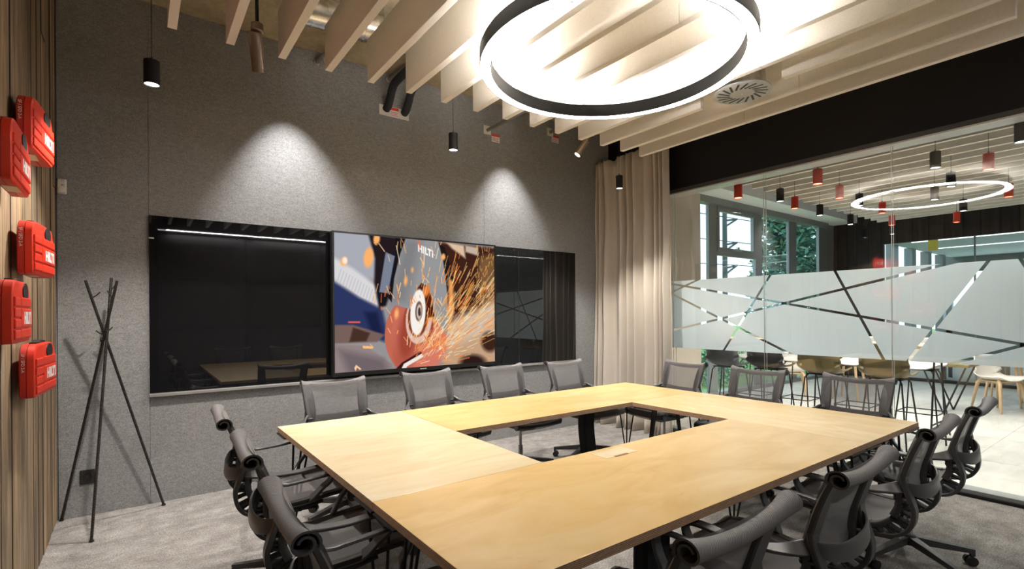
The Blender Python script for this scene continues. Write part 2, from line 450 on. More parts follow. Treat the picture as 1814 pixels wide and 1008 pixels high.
# wall behind the camera, seen in the black glass
wall_rear = struct(G().box(XL - .2, XG + .3, YR - .2, YR, -.1, ZC).build('wall_rear', 'rear_wall_grey'))
for i in range(4):
    for j in range(3):
        x0, x1 = .27 + 1.38 * i, .27 + 1.38 * (i + 1); x1 = min(x1, XG - .02)
        z0, z1 = [(.30, 1.18), (1.18, 2.06), (2.06, 2.90)][j]
        g = G(); N = 8; rows = []
        for a in range(N + 1):
            r = []
            for q in range(N + 1):
                u, w = a / N, q / N
                d = .06 * (1 - abs(2 * u - 1) ** 6) * (1 - abs(2 * w - 1) ** 6)
                r.append((x0 + .003 + (x1 - x0 - .006) * u, YR + .012 + d, z0 + .003 + (z1 - z0 - .006) * w))
            rows.append(r)
        g.loft(rows, False, False); g.build('padded_panel', 'padded_black', wall_rear, True)
lamp = thing('linear_wall_light', 'long thin white light strip mirrored along the top of the black glass board', 'light', (2.7, YR + .03, 2.93))
G().box(-2.43, 2.35, -.03, .02, -.02, .03).build('housing', 'aluminium', lamp)
G().box(-2.42, 2.34, .021, .027, -.006, .006).build('diffuser', 'led_strip', lamp)
light('AREA', 'strip_light', lamp, (0, .06, 0), STRIP_W, (1, .97, .94), (math.radians(34), 0, 0), shape='RECTANGLE', size=4.6, size_y=.008)

# right-hand partition: black bulkhead, double glass wall with frosted band
wall_right = struct(G().box(XG, XG + .16, YR - .2, YB + .02, 2.892, ZC).build('wall_right', 'matt_black_paint'))
G().box(XG - .012, XG + .172, YR, YB, 2.852, 2.892).build('head_channel', 'charcoal_plastic', wall_right)
G().box(XG - .014, XG + .174, YR, YB, 2.838, 2.851).build('head_rail', 'aluminium', wall_right)
G().box(XG - .012, XG + .172, YR, YB, 0, .022).build('floor_track', 'matt_black_paint', wall_right)
G().box(XG + .012, XG + .148, YR, YB, .022, .05).build('glazing_bead', 'frame_grey', wall_right)
def clip(poly, a, b, c, keep):
    """keep the side where keep*(a*x+b*y-c) >= 0"""
    out = []
    for i in range(len(poly)):
        p, q = poly[i], poly[(i + 1) % len(poly)]
        dp = keep * (a * p[0] + b * p[1] - c); dq = keep * (a * q[0] + b * q[1] - c)
        if dp >= 0: out.append(p)
        if dp * dq < 0:
            t = dp / (dp - dq); out.append((p[0] + (q[0] - p[0]) * t, p[1] + (q[1] - p[1]) * t))
    return out
def area(p): return abs(sum(p[i][0] * p[(i + 1) % len(p)][1] - p[(i + 1) % len(p)][0] * p[i][1] for i in range(len(p)))) / 2
FL = [(3.687, 1.761, .752, 1.182), (3.533, 1.272, 1.149, 1.813), (3.692, 1.621, 2.381, 1.01), (2.588, 1.808, 3.099, 1.02), (1.996, 1.81, 1.619, 1.014), (.943, 1.81, 1.447, 1.014), (.775, 1.811, .75, 1.756), (1.089, 1.044, .752, 1.182), (3.692, 1.706, 3.426, 1.804)]
# the lines end where they meet the band's edge inside the pane run
bays = [(-1.28, -.65), (-.647, .45), (.453, 1.553), (1.556, 2.646), (2.649, 3.74), (3.743, 4.74)]
for y0, y1 in bays:
    pane = G().box(XG + .02, XG + .030, y0, y1, .045, 2.84).build('glass_pane', 'clear_glass', wall_right)
    G().box(XG + .066, XG + .076, y0, y1, .045, 2.84).build('glass_pane', 'coated_glass', wall_right)
    polys = [[(y0, 1.015), (y1, 1.015), (y1, 1.807), (y0, 1.807)]]
    for ya, za, yb, zb in FL:
        d = math.hypot(yb - ya, zb - za); a, b_ = -(zb - za) / d, (yb - ya) / d; c0 = a * ya + b_ * za
        lo, hi = min(ya, yb) - .12, max(ya, yb) + .12
        new = []
        for p in polys:
            if max(q[0] for q in p) < lo or min(q[0] for q in p) > hi: new.append(p); continue
            l = clip(p, a, b_, c0 + .0115, 1); r = clip(p, a, b_, c0 - .0115, -1)
            for q in (l, r):
                if len(q) > 2 and area(q) > 2e-5: new.append(q)
        polys = new
    for p in polys:
        G().prism(p, lambda u, v, w: (w, u, v), XG + .0335, XG + .0345).build('frosted_film', 'frosted_film', pane)
for yj in (.4515, 1.5545, 2.6475, 3.7415):
    for xa in (.021, .067):
        G().box(XG + xa, XG + xa + .008, yj - .0016, yj + .0016, .05, 2.84).build('pane_joint', 'aluminium', wall_right)

# ------------------------------------------------------------------ black glass board, screen
board = thing('glass_writing_board', 'long glossy black glass writing board mounted across the grey felt wall', 'writing board', (2.285, YB, .83))
for a, b_ in ((.068, 1.78), (1.783, 3.517), (3.52, 4.495)):
    G().rbox(a - 2.285, b_ - 2.285, -.022, -.002, .012, 1.368, .0012).build('glass_panel', 'black_glass', board)
G().rbox(.066 - 2.285, 4.497 - 2.285, -.052, -.002, -.012, .010, .002).build('tray', 'aluminium', board)
G().box(.07 - 2.285, 4.49 - 2.285, -.010, -.0015, .0, 1.36).build('backing', 'black_plastic', board)
G().box(.068 - 2.285, .10 - 2.285, -.0235, -.0215, 1.19, 1.20).build('board_mark', 'white_print', board)

def tv_picture(Wn, Hn):
    rs = np.random.RandomState(3)
    yy, xx = np.mgrid[0:Hn, 0:Wn]
    u = xx / (Wn - 1.0); v = yy / (Hn - 1.0)          # v down
    X = 76 + u * 982; top = 72 + 88 * u; bot = 935 - 77 * u; Y = top + v * (bot - top)
    img = np.zeros((Hn, Wn, 3)); img[:] = (150, 146, 148)
    def blend(mask, c): img[:] = img * (1 - mask[..., None]) + np.array(c, float) * mask[..., None]
    def sm(d, w): return np.clip(.5 - d / w, 0, 1)
    def ell(cx, cy, rx, ry, rot=0, w=6):
        c, s = math.cos(rot), math.sin(rot); a = ((X - cx) * c + (Y - cy) * s) / rx; b = (-(X - cx) * s + (Y - cy) * c) / ry
        return sm((np.sqrt(a * a + b * b) - 1) * min(rx, ry), w)
    def poly(P, w=6):
        inside = np.zeros(X.shape, bool); dist = np.full(X.shape, 1e9)
        for i in range(len(P)):
            x0, y0 = P[i]; x1, y1 = P[(i + 1) % len(P)]
            cond = ((y0 > Y) != (y1 > Y)) & (X < (x1 - x0) * (Y - y0) / (y1 - y0 + 1e-9) + x0); inside ^= cond
            t = np.clip(((X - x0) * (x1 - x0) + (Y - y0) * (y1 - y0)) / ((x1 - x0) ** 2 + (y1 - y0) ** 2 + 1e-9), 0, 1)
            dist = np.minimum(dist, np.hypot(X - x0 - t * (x1 - x0), Y - y0 - t * (y1 - y0)))
        return sm(np.where(inside, -dist, dist), w)
    def line(x0, y0, x1, y1, wd, c, al=1):
        xm, xM, ym, yM = min(x0, x1) - 8, max(x0, x1) + 8, min(y0, y1) - 8, max(y0, y1) + 8
        k = (X > xm) & (X < xM) & (Y > ym) & (Y < yM)
        if not k.any(): return
        xs, ys = X[k], Y[k]
        t = np.clip(((xs - x0) * (x1 - x0) + (ys - y0) * (y1 - y0)) / ((x1 - x0) ** 2 + (y1 - y0) ** 2 + 1e-9), 0, 1)
        d = np.hypot(xs - x0 - t * (x1 - x0), ys - y0 - t * (y1 - y0)); mk = np.clip(1.2 - d / wd, 0, 1)[:, None] * al
        img[k] = img[k] * (1 - mk) + np.array(c, float) * mk
    blend(poly([(60, 60), (480, 90), (470, 300), (60, 420)], 40), (168, 170, 180))
    blend(poly([(60, 215), (180, 300), (320, 420), (330, 540), (200, 470), (60, 350)], 25), (216, 214, 216))
    for i in range(14):
        line(110 + i * 15, 300 + i * 11, 90 + i * 15, 370 + i * 11, 3, (170, 170, 178), .6)
    blend(poly([(60, 365), (200, 470), (330, 545), (360, 700), (340, 745), (200, 690), (60, 650)], 22), (44, 54, 96))
    blend(poly([(230, 560), (300, 560), (330, 690), (270, 700)], 30), (26, 32, 66))
    blend(poly([(255, 80), (480, 110), (430, 300), (350, 520), (310, 540), (285, 380), (290, 230)], 16), (34, 26, 30))
    blend(poly([(60, 640), (170, 640), (340, 700), (300, 745), (60, 755)], 12), (120, 96, 90))
    blend(poly([(170, 655), (260, 690), (240, 740), (150, 745)], 12), (70, 48, 40))
    blend(poly([(60, 755), (240, 770), (380, 880), (400, 950), (60, 950)], 14), (146, 130, 130))
    blend(poly([(95, 790), (330, 850), (370, 930), (150, 950)], 50), (112, 100, 104))
    # right half background
    blend(poly([(670, 130), (1070, 170), (1070, 520), (900, 600), (740, 640), (700, 300)], 20), (62, 34, 26))
    blend(poly([(720, 130), (840, 150), (850, 230), (760, 170)], 16), (218, 190, 165))
    blend(poly([(850, 150), (940, 165), (940, 215), (850, 190)], 14), (196, 176, 160))
    blend(poly([(945, 230), (1070, 200), (1070, 540), (945, 500)], 40), (120, 86, 56))
    blend(poly([(780, 590), (940, 540), (1070, 470), (1070, 720), (1000, 790), (860, 830), (700, 850), (640, 700)], 60), (206, 186, 168))
    blend(poly([(700, 800), (1070, 640), (1070, 870), (700, 900)], 50), (196, 160, 128))
    blend(ell(900, 870, 90, 50, 0, 30), (46, 26, 24)); blend(ell(1020, 740, 60, 60, 0, 30), (60, 36, 26))
    # disc
    blend(ell(520, 700, 178, 250, .05, 5), (196, 104, 84))
    blend(ell(560, 700, 170, 245, .05, 30), (214, 122, 104))
    blend(ell(470, 720, 60, 180, .1, 60), (160, 70, 54))
    blend(ell(545, 610, 95, 150, .1, 8), (150, 70, 50)); blend(ell(545, 600, 80, 158, .1, 6), (226, 190, 180)); blend(ell(540, 585, 62, 130, .1, 6), (120, 60, 40))
    # guard
    blend(poly([(462, 100), (668, 130), (700, 250), (722, 420), (728, 545), (735, 700), (700, 690), (640, 590), (610, 470), (575, 385), (535, 410), (500, 545), (380, 510), (395, 350), (430, 205)], 4), (150, 150, 152))
    blend(poly([(462, 100), (560, 115), (520, 300), (470, 500), (385, 505), (400, 350)], 70), (128, 128, 131))
    blend(poly([(405, 100), (465, 108), (432, 205), (398, 350), (382, 500), (362, 470), (375, 330), (410, 180)], 6), (24, 22, 26))
    blend(poly([(350, 190), (402, 215), (362, 445), (312, 438)], 6), (120, 128, 146))
    blend(poly([(312, 440), (358, 450), (345, 520), (312, 515)], 6), (22, 22, 28))
    blend(poly([(672, 135), (710, 160), (765, 330), (775, 470), (735, 560), (722, 400), (705, 260)], 6), (30, 24, 26))
    blend(poly([(735, 350), (765, 370), (770, 560), (730, 640)], 18), (226, 156, 92))
    blend(poly([(530, 420), (560, 380), (600, 400), (625, 480), (640, 585), (590, 600), (570, 500)], 6), (80, 30, 18))
    blend(ell(590, 430, 20, 40, .3, 14), (230, 130, 60))
    # flange and nut
    blend(ell(538, 562, 46, 143, .07, 5), (246, 240, 234)); blend(ell(543, 555, 22, 62, .05, 4), (120, 92, 84)); blend(ell(545, 557, 15, 44, .05, 4), (205, 195, 190)); blend(ell(547, 560, 9, 28, 0, 4), (70, 50, 48))
    # wordmark on the guard
    def P2(a, b): return (541 + 94 * a, 140 + 40 * a + 46 * (1 - b))
    for x0, x1, y0, y1 in LOGO:
        blend(poly([P2(x0 / 3.33, y0), P2(x1 / 3.33, y0), P2(x1 / 3.33, y1), P2(x0 / 3.33, y1)], 3), (246, 246, 246))
    # work piece edge
    blend(poly([(430, 925), (450, 880), (560, 815), (570, 835), (470, 895), (455, 935)], 4), (240, 232, 226)); blend(poly([(405, 910), (440, 872), (555, 800), (560, 815), (450, 880), (430, 925)], 4), (54, 22, 24))
    # sparks
    for i in range(620):
        a = rs.normal(.86, .30); r0 = rs.uniform(60, 640); ln = rs.uniform(15, 95) * (.5 + r0 / 700)
        sx = 480 + rs.uniform(-40, 160); sy = 900 + rs.uniform(-80, 10)
        x0, y0 = sx + r0 * math.cos(a), sy - r0 * math.sin(a); x1, y1 = x0 + ln * math.cos(a + .03), y0 - ln * math.sin(a + .03)
        line(x0, y0, x1, y1, rs.uniform(1.6, 3.4), [(255, 172, 84), (255, 206, 130), (244, 130, 50), (255, 236, 190)][rs.randint(4)], rs.uniform(.55, 1))
    for i in range(70):
        a = rs.uniform(1.2, 2.3); x0 = rs.uniform(240, 720); y0 = rs.uniform(120, 860); ln = rs.uniform(15, 60)
        line(x0, y0, x0 + ln * math.cos(a), y0 - ln * math.sin(a), rs.uniform(2, 4), [(255, 180, 110), (255, 205, 150), (240, 120, 60)][rs.randint(3)], .9)
    for i in range(60):
        x0 = rs.uniform(920, 1050); y0 = rs.uniform(170, 520); ln = rs.uniform(10, 40)
        line(x0, y0, x0 + rs.uniform(-8, 12), y0 - ln, 3, (230, 176, 96), .7)
    for cx, cy, rx_, ry_ in ((255, 225, 26, 62), (465, 368, 10, 28), (410, 570, 12, 30), (300, 110, 18, 34), (700, 220, 14, 20), (125, 250, 18, 28), (505, 300, 7, 14), (635, 610, 8, 16)):
        blend(ell(cx, cy, rx_, ry_, .1, 12), (252, 178, 108))
    blend(ell(130, 245, 12, 20, 0, 10), (255, 240, 226)); blend(poly([(145, 618), (208, 618), (208, 628), (145, 628)], 6), (240, 96, 76))
    blend(poly([(220, 768), (275, 772), (275, 786), (222, 784)], 4), (255, 190, 120)); blend(poly([(175, 905), (185, 885), (212, 910), (205, 918), (190, 902), (182, 925)], 4), (255, 206, 160))
    img[:] = np.clip(img, 0, 255) / 255.0
    return np.where(img <= .04045, img / 12.92, ((img + .055) / 1.055) ** 2.4)
LOGO = [(0, .28, 0, 1), (.67, .95, 0, 1), (.28, .67, .38, .63), (1.09, 1.37, 0, 1), (1.51, 1.79, 0, 1), (1.79, 2.17, 0, .25), (2.07, 2.93, .76, 1), (2.36, 2.64, 0, 1), (3.05, 3.33, 0, 1)]
tv = thing('television', 'large flat television showing a grinder throwing orange sparks', 'television', (2.30, 4.66, .87))
G().rbox(-.892, .890, -.03, .03, 0, 1.322, .004).build('casing', 'black_plastic', tv)
g = G()
g.box(-.892, -.876, -.036, -.028, 0, 1.322); g.box(.874, .890, -.036, -.028, 0, 1.322); g.box(-.876, .874, -.036, -.028, 1.306, 1.322); g.box(-.876, .874, -.036, -.028, 0, .036)
g.build('bezel', 'black_metal', tv)
G().box(-.45, .45, .03, .068, .3, 1.0).build('wall_bracket', 'black_metal', tv)
G().box(-.035, .035, -.0375, -.036, .012, .022).build('maker_mark', 'grey_print', tv)
Wn, Hn = 440, 330
vs = [(-.875 + 1.748 * i / (Wn - 1), -.031, 1.306 - 1.270 * j / (Hn - 1)) for j in range(Hn) for i in range(Wn)]
fs = [(j * Wn + i, (j + 1) * Wn + i, (j + 1) * Wn + i + 1, j * Wn + i + 1) for j in range(Hn - 1) for i in range(Wn - 1)]
me = bpy.data.meshes.new('screen'); me.from_pydata(vs, [], fs); me.materials.append(MATS['screen_picture'])
pic = tv_picture(Wn, Hn); ca = me.color_attributes.new('picture', 'FLOAT_COLOR', 'POINT')
rgba = np.ones((Hn * Wn, 4), np.float32); rgba[:, :3] = pic.reshape(-1, 3); ca.data.foreach_set('color', rgba.ravel())
link('screen', me, tv)

# ------------------------------------------------------------------ tables
TZ = .74
TX0, TX1, TX2, TX3 = .690, 1.508, 3.075, 3.905
TY0, TY1, TY2, TY3 = 1.038, 1.812, 2.612, 3.397
def table(x0, x1, y0, y1, mat, label, hair):
    cx, cy = (x0 + x1) / 2, (y0 + y1) / 2
    t = thing('meeting_table', label, 'table', (cx, cy, 0), 0, 'plywood meeting tables set in a square')
    w, d = (x1 - x0) / 2 - .0012, (y1 - y0) / 2 - .0012
    g = G(); g.rbox(-w, w, -d, d, TZ - .032, TZ, .0015)
    g.mi = [0 if abs(sum((g.v[i][2] for i in f)) / len(f) - TZ) < .0016 else 1 for f in g.f]
    top = g.build('table_top', [mat, 'plywood_edge'], t)
    top.location = (0, 0, 0)
    for sx in (-1, 1):
        for sy in (-1, 1):
            bx, by = sx * (w - .10), sy * (d - .10)
            g = G(); foot = Vector((bx + sx * .04, by + sy * .04, .008))
            a1, a2, a3 = Vector((bx + sx * .05, by - sy * .09, TZ - .034)), Vector((bx - sx * .09, by + sy * .05, TZ - .034)), Vector((bx - sx * .02, by - sy * .02, TZ - .034))
            for a in (a1, a2, a3): g.tube([a, a.lerp(foot, .97), foot], .0065, 8)
            g.box(bx - .11, bx + .075, by - .11, by + .075, TZ - .038, TZ - .032)
            g.build('hairpin_leg', 'black_metal', t, True)
    return t
T_back = table(TX1, TX3, TY2, TY3, 'birch_honey', 'honey plywood table nearest the television wall', 1)
T_left = table(TX0, TX1, TY1, TY3, 'birch_pale', 'palest plywood table, beside the wooden wall with the red cases', 1)
T_right = table(TX2, TX3, TY0, TY2, 'birch_right', 'plywood table on the side of the glass partition', 1)
T_front = table(TX0, TX2, TY0, TY1, 'birch_honey', 'nearest and largest looking plywood table with a power flap in its top', 1)
cx, cy = (TX0 + TX2) / 2, (TY0 + TY1) / 2
flap = G().rbox(1.782 - cx, 2.006 - cx, 1.668 - cy, 1.776 - cy, TZ - .01, TZ + .0012, .0004).build('power_flap', 'birch_pale', T_front)
G().box(1.84 - cx, 1.935 - cx, 1.664 - cy, 1.680 - cy, TZ - .006, TZ + .0016).build('finger_slot', 'plywood_edge', flap)
def cable_trunk(x, y, label, bend):
    t = thing('cable_trunk', label, 'cable cover', (x, y, 0), rnd.uniform(-.3, .3), 'black cable covers under the tables')
    path = catmull([(0, 0, .0), (bend * .4, 0, .25), (bend, .01, .5), (bend * .8, 0, .66)], 5)
    g = G(); g.strap(path, (1, 0, 0), .12, .085); g.build('sleeve', 'black_fabric', t)
    G().rbox(-.16, .16, -.06, .06, .655, .705, .004).build('power_box', 'black_plastic', t)
    G().tube(catmull([(.14, 0, .68), (.22, .01, .63), (.30, 0, .66), (.36, 0, .70)], 5), .005, 6).build('cable', 'black_plastic', t, True)
    return t
cable_trunk(3.02, 3.02, 'black cable sleeve hanging in the table opening below the far table', -.03)
cable_trunk(1.55, 1.24, 'black cable sleeve below the near edge of the front table', .02)

# ------------------------------------------------------------------ conference chairs
CUSED = []
def make_chair():
    t = thing('conference_chair', 'c', 'chair', (0, 0, 0), 0, 'mesh conference chairs around the tables')
    # side profile in (forward, up)
    inner = [(.262, .450), (.292, .462), (.305, .488), (.285, .514), (.20, .524), (.10, .516), (0, .506), (-.08, .502), (-.14, .512), (-.188, .546), (-.209, .600), (-.206, .652), (-.215, .71), (-.233, .77), (-.256, .84), (-.278, .90), (-.290, .926)]
    pin = catmull([(0, a, b) for a, b in inner], 4)
    def width(p):                      # half width of the ribbon
        z, f = p.z, p.y
        if f > -.13 and z < .55: return .236
        return .212 + .026 * max(0, min(1, (z - .58) / .36))
    def weave(o, per, su, sv):
        uvl = o.data.uv_layers.new(name='weave')
        for lp in o.data.loops:
            i = lp.vertex_index; uvl.data[lp.index].uv = su[i], sv[i]
    rows = []; NX = 12; U = []; V = []; acc = 0
    for i, p in enumerate(pin):
        hw = width(p); r = []
        if i: acc += (p - pin[i - 1]).length
        for k in range(NX + 1):
            x = -1 + 2 * k / NX; sag = (1 - x * x) * .018
            q = Vector((x * hw, p.y, p.z))
            q += Vector((0, -sag, 0)) if p.z > .6 else Vector((0, 0, -sag))
            r.append(q); U.append(x * hw); V.append(acc)
        rows.append(r)
    g = G(); g.loft(rows, False, False); fab = g.build('suspension_mesh', 'woven_mesh', t, True); weave(fab, 1, U, V)
    # top roll: the fabric curls backwards and in, fuller at the ends than in the middle
    g = G(); rings = []; NS = 16; U = []; V = []
    for k in range(NS + 1):
        x = -1 + 2 * k / NS; sc = .80 + .34 * abs(x) ** 3.5; drop = .024 * (1 - x * x)
        outr, inr = [], []; NJ = 30
        for j in range(NJ + 1):
            ang = math.radians(-35 + 560 * j / NJ); rr = sc * (.0305 - .0165 * j / NJ); th = .0050 * sc
            cc = (-.323, .922 - drop); stretch = 1.12
            outr.append((cc[0] + math.cos(ang) * rr * stretch, cc[1] + math.sin(ang) * rr))
            inr.append((cc[0] + math.cos(ang) * (rr - th) * stretch, cc[1] + math.sin(ang) * (rr - th)))
            U.append(x * .236); V.append(j * .0065)
        rings.append([Vector((x * .238, a, b)) for a, b in outr] + [Vector((x * .238, a, b)) for a, b in reversed(inr)])
        U += [x * .236] * (NJ + 1); V += [j * .0065 for j in range(NJ, -1, -1)]
    g.loft(rings, True, False)
    n2_ = len(rings[0]); hn = n2_ // 2
    for base in (0, NS * n2_):
        for j in range(hn - 1): g.f.append((base + j, base + j + 1, base + n2_ - 2 - j, base + n2_ - 1 - j)); g.mi.append(1)
    rl = g.build('top_roll', ['woven_roll', 'graphite_arm'], t, True); weave(rl, 1, U, V)
    # front waterfall roll
    g = G(); g.loft([[Vector((x, .266 + math.cos(a) * .03, .482 + math.sin(a) * .033)) for a in [2 * PI * q / 14 for q in range(14)]] for x in (-.240, -.232, 0, .232, .240)]); g.build('front_roll', 'charcoal_plastic', t, True)
    outer = [(-.238, .735), (-.245, .69), (-.262, .64), (-.275, .590), (-.266, .532), (-.232, .488), (-.17, .466), (-.08, .460), (.03, .464), (.12, .480)]
    pout = catmull([(0, a, b) for a, b in outer], 5)
    for s in (-1, 1):
        # wide flat rail behind the fabric edge, merging into the ribbed spine below
        path = catmull([(s * .208, -.304, .914), (s * .206, -.289, .882), (s * .201, -.268, .83), (s * .197, -.248, .77), (s * .194, -.232, .715), (s * .195, -.225, .66), (s * .199, -.223, .605), (s * .205, -.204, .556)], 4)
        n = len(path); g = G(); g.strap(path, (1, 0, -.0), [.056 + .018 * math.sin(PI * min(1, i / n * 1.3)) for i in range(n)], [.018 + .012 * i / n for i in range(n)]); g.build('back_rail', 'charcoal_plastic', t, True)
        path = catmull([(s * .208, -.195, .538), (s * .212, -.15, .505), (s * .218, -.08, .492), (s * .224, .02, .496), (s * .226, .12, .508), (s * .226, .21, .515), (s * .226, .26, .505)], 4)
        g = G(); g.strap(path, (1, 0, 0), .040, .020); g.build('seat_rail', 'charcoal_plastic', t, True)
        path = [Vector((s * .208, p.y, p.z)) for p in pout]; n = len(path)
        g = G(); g.strap(path, (1, 0, 0), [.052 - .010 * i / n for i in range(n)], [.020 - .006 * i / n for i in range(n)]); g.build('spine_band', 'charcoal_plastic', t, True)
        for k in range(11):
            fi = .10 + .58 * k / 10; po = pout[int(fi * (len(pout) - 1))]
            cin = [q for q in pin if q.y < .05 and q.z < .74]
            ctr = Vector((0, -.09, .612)) if k < 7 else Vector((0, -.09 + .035 * (k - 6), .63))
            d = (ctr - po).normalized(); best = min(cin, key=lambda q: (q - po - d * max(0, (q - po).dot(d))).length + .10 * (q - po).length)
            g = G(); g.strap([Vector((s * .208, po.y, po.z)), Vector((s * .205, (po.y + best.y) / 2, (po.z + best.z) / 2)), Vector((s * .205, best.y, best.z - .004))], (1, 0, 0), .040, [.011, .008, .015]); g.build('rib', 'black_plastic', t)
        arm = catmull([(s * .205, -.236, .690), (s * .245, -.205, .680), (s * .280, -.13, .668), (s * .298, -.03, .668), (s * .300, .07, .676), (s * .298, .130, .672), (s * .296, .156, .648), (s * .290, .140, .60), (s * .274, .105, .565), (s * .252, .075, .525), (s * .230, .06, .505)], 5)
        n = len(arm); wd = []
        for i, p in enumerate(arm):
            q = i / (n - 1)
            if q < .2: wv_ = Vector((0, .25, 1)).lerp(Vector((s * -1, .2, .25)), q / .2)
            else: wv_ = Vector((s * -1, 0, .18))
            wd.append(tuple(wv_.normalized()))
        wid = [.056 - .022 * min(1, i / n * 4) + .018 * max(0, (i / n - .25)) for i in range(n)]
        g = G(); g.strap(arm, wd, wid, [.012 + .008 * abs(i / n - .4) for i in range(n)]); g.build('arm', 'graphite_arm', t, True)
    path = catmull([(-.207, -.238, .690), (-.185, -.268, .676), (-.11, -.292, .660), (0, -.300, .655), (.11, -.292, .660), (.185, -.268, .676), (.207, -.238, .690)], 4)
    g = G(); npt = len(path); g.strap(path, (0, .10, 1), [.040 + .022 * math.sin(PI * i / (npt - 1)) for i in range(npt)], .010); g.build('lumbar_strap', 'graphite_arm', t, True)
    g = G(); g.rbox(-.20, .20, -.045, .025, .438, .468, .006); g.rbox(-.075, .075, -.13, .13, .395, .448, .008); g.build('tilt_housing', 'black_plastic', t)
    g = G(); g.cyl((0, 0, .12), (0, 0, .40), .014, n=14); g.cyl((0, 0, .10), (0, 0, .24), .022, n=14); g.build('gas_column', 'chrome', t, True)
    g = G(); g.tube([(0, 0, .085), (0, 0, .095), (0, 0, .135), (0, 0, .142)], [.03, .046, .040, .03], 16); g.build('base_hub', 'black_metal', t, True)
    for k in range(5):
        a = 2 * PI * k / 5 + .31; dx, dy = math.cos(a), math.sin(a); px_, py_ = -dy, dx
        def pt(r, w, z): return (dx * r + px_ * w, dy * r + py_ * w, z)
        g = G()
        g.hexa([pt(.03, -.018, .092), pt(.315, -.012, .066), pt(.315, .012, .066), pt(.03, .018, .092), pt(.03, -.022, .136), pt(.318, -.014, .090), pt(.318, .014, .090), pt(.03, .022, .136)])
        g.hexa([pt(.298, -.012, .050), pt(.318, -.012, .050), pt(.318, .012, .050), pt(.298, .012, .050), pt(.298, -.012, .075), pt(.318, -.012, .075), pt(.318, .012, .075), pt(.298, .012, .075)])
        leg = g.build('base_leg', 'charcoal_plastic', t)
        g = G()
        for w in (-.017, .017):
            o = Vector(pt(.300, w, .026)); ax = Vector((px_, py_, 0)) * .009
            g.cyl(o - ax, o + ax, .026, n=14)
        g.cyl(pt(.300, -.012, .030), pt(.300, .012, .030), .012, n=8); g.cyl(pt(.302, 0, .03), pt(.302, 0, .06), .008, n=8)
        g.build('caster', 'black_plastic', leg, True)
    return t
proto = make_chair()
def chair(x, y, ang, label):
    o = proto if not CUSED else copy_tree(proto); CUSED.append(1)
    o.location = (x, y, 0); o.rotation_euler = (0, 0, math.radians(ang)); o['label'] = label
    for c in kids(o):                               # the base swivels freely under the seat
        pass
# local forward is +Y; the backrest top sits .33 m behind the column
BK = .325
chair(1.20, 3.89 - BK + .03, 180 + 1, 'grey mesh chair left of the television, first in the row by the felt wall')
chair(2.03, 4.00 - BK, 180 + 4, 'grey mesh chair under the left half of the television')
chair(2.78, 3.98 - BK, 180 - 1, 'grey mesh chair under the right edge of the television')
chair(3.54, 3.92 - BK, 180, 'grey mesh chair nearest the curtain along the felt wall')
chair(4.40 - BK + .02, 3.08, 90 - 4, 'grey mesh chair in front of the curtain edge, on the glass side')
chair(4.36 - BK, 2.28, 90 + 1, 'grey mesh chair in the middle of the row along the glass partition')
chair(4.42 - BK, 1.54, 90 + 1, 'grey mesh chair at the near end of the row along the glass partition')
chair(3.58, .68 + BK, 3, 'mesh chair farthest right, its back towards the camera, nearest the glass')
chair(2.80, .67 + BK, 3, 'mesh chair seen from behind, second from the right in the near row')
chair(1.91, .65 + BK, 2, 'mesh chair seen from behind, third from the right in the near row')
chair(1.16, .645 + BK, 1, 'mesh chair seen from behind, cut off at the bottom right of the photo')
chair(.325 + BK, 2.90, -90 - 3, 'mesh chair farthest back in the row beside the coat stand')
chair(.32 + BK, 2.15, -90 - 3, 'mesh chair in the middle of the row on the wooden wall side')
chair(.30 + BK, 1.40, -90 - 2, 'mesh chair nearest the camera at the bottom left of the table')

# ------------------------------------------------------------------ ceiling: baffles, ring, pipes, lamps
BZ0, BZ1 = 3.03, 3.32
ORD = ['first', 'second', 'third', 'fourth', 'fifth', 'sixth', 'seventh', 'eighth', 'ninth', 'tenth', 'eleventh', 'twelfth', 'thirteenth', 'fourteenth', 'fifteenth']
for k in range(15):
    x = .160 + .2845 * k
    t = thing('ceiling_baffle', ORD[k] + ' cream ceiling baffle counted from the wooden wall', 'baffle', (x, 1.05, BZ0), 0, 'cream ceiling baffles')
    off = [0, .58, .22, .4][k % 4]
    segs = [(-1.25, -.28 + off * .3), (-.28 + off * .3, 1.70 - off * .2), (1.70 - off * .2, 3.39)]
    if k == 12: segs = [(-1.25, 1.69), (2.31, 3.39)]
    if k == 13: segs = [(.585, 1.704), (1.704, 3.39)]
    if k == 14: segs = [(-1.25, .2), (.2, 2.272), (2.272, 3.39)]
    if k == 11: segs = [(-1.25, -.1), (-.1, 1.693), (1.693, 3.39)]
    for a, b_ in segs:
        G().rbox(-.0225, .0225, a - 1.05 + .0015, b_ - 1.05 - .0015, 0, BZ1 - BZ0, .002).build('baffle_panel', 'cream_baffle_felt', t)
        for yy in (a + .25, b_ - .25):
            G().cyl((0, yy - 1.05, BZ1 - BZ0), (0, yy - 1.05, ZC - BZ0), .0015, n=5).build('suspension_wire', 'pipe_grey', t)
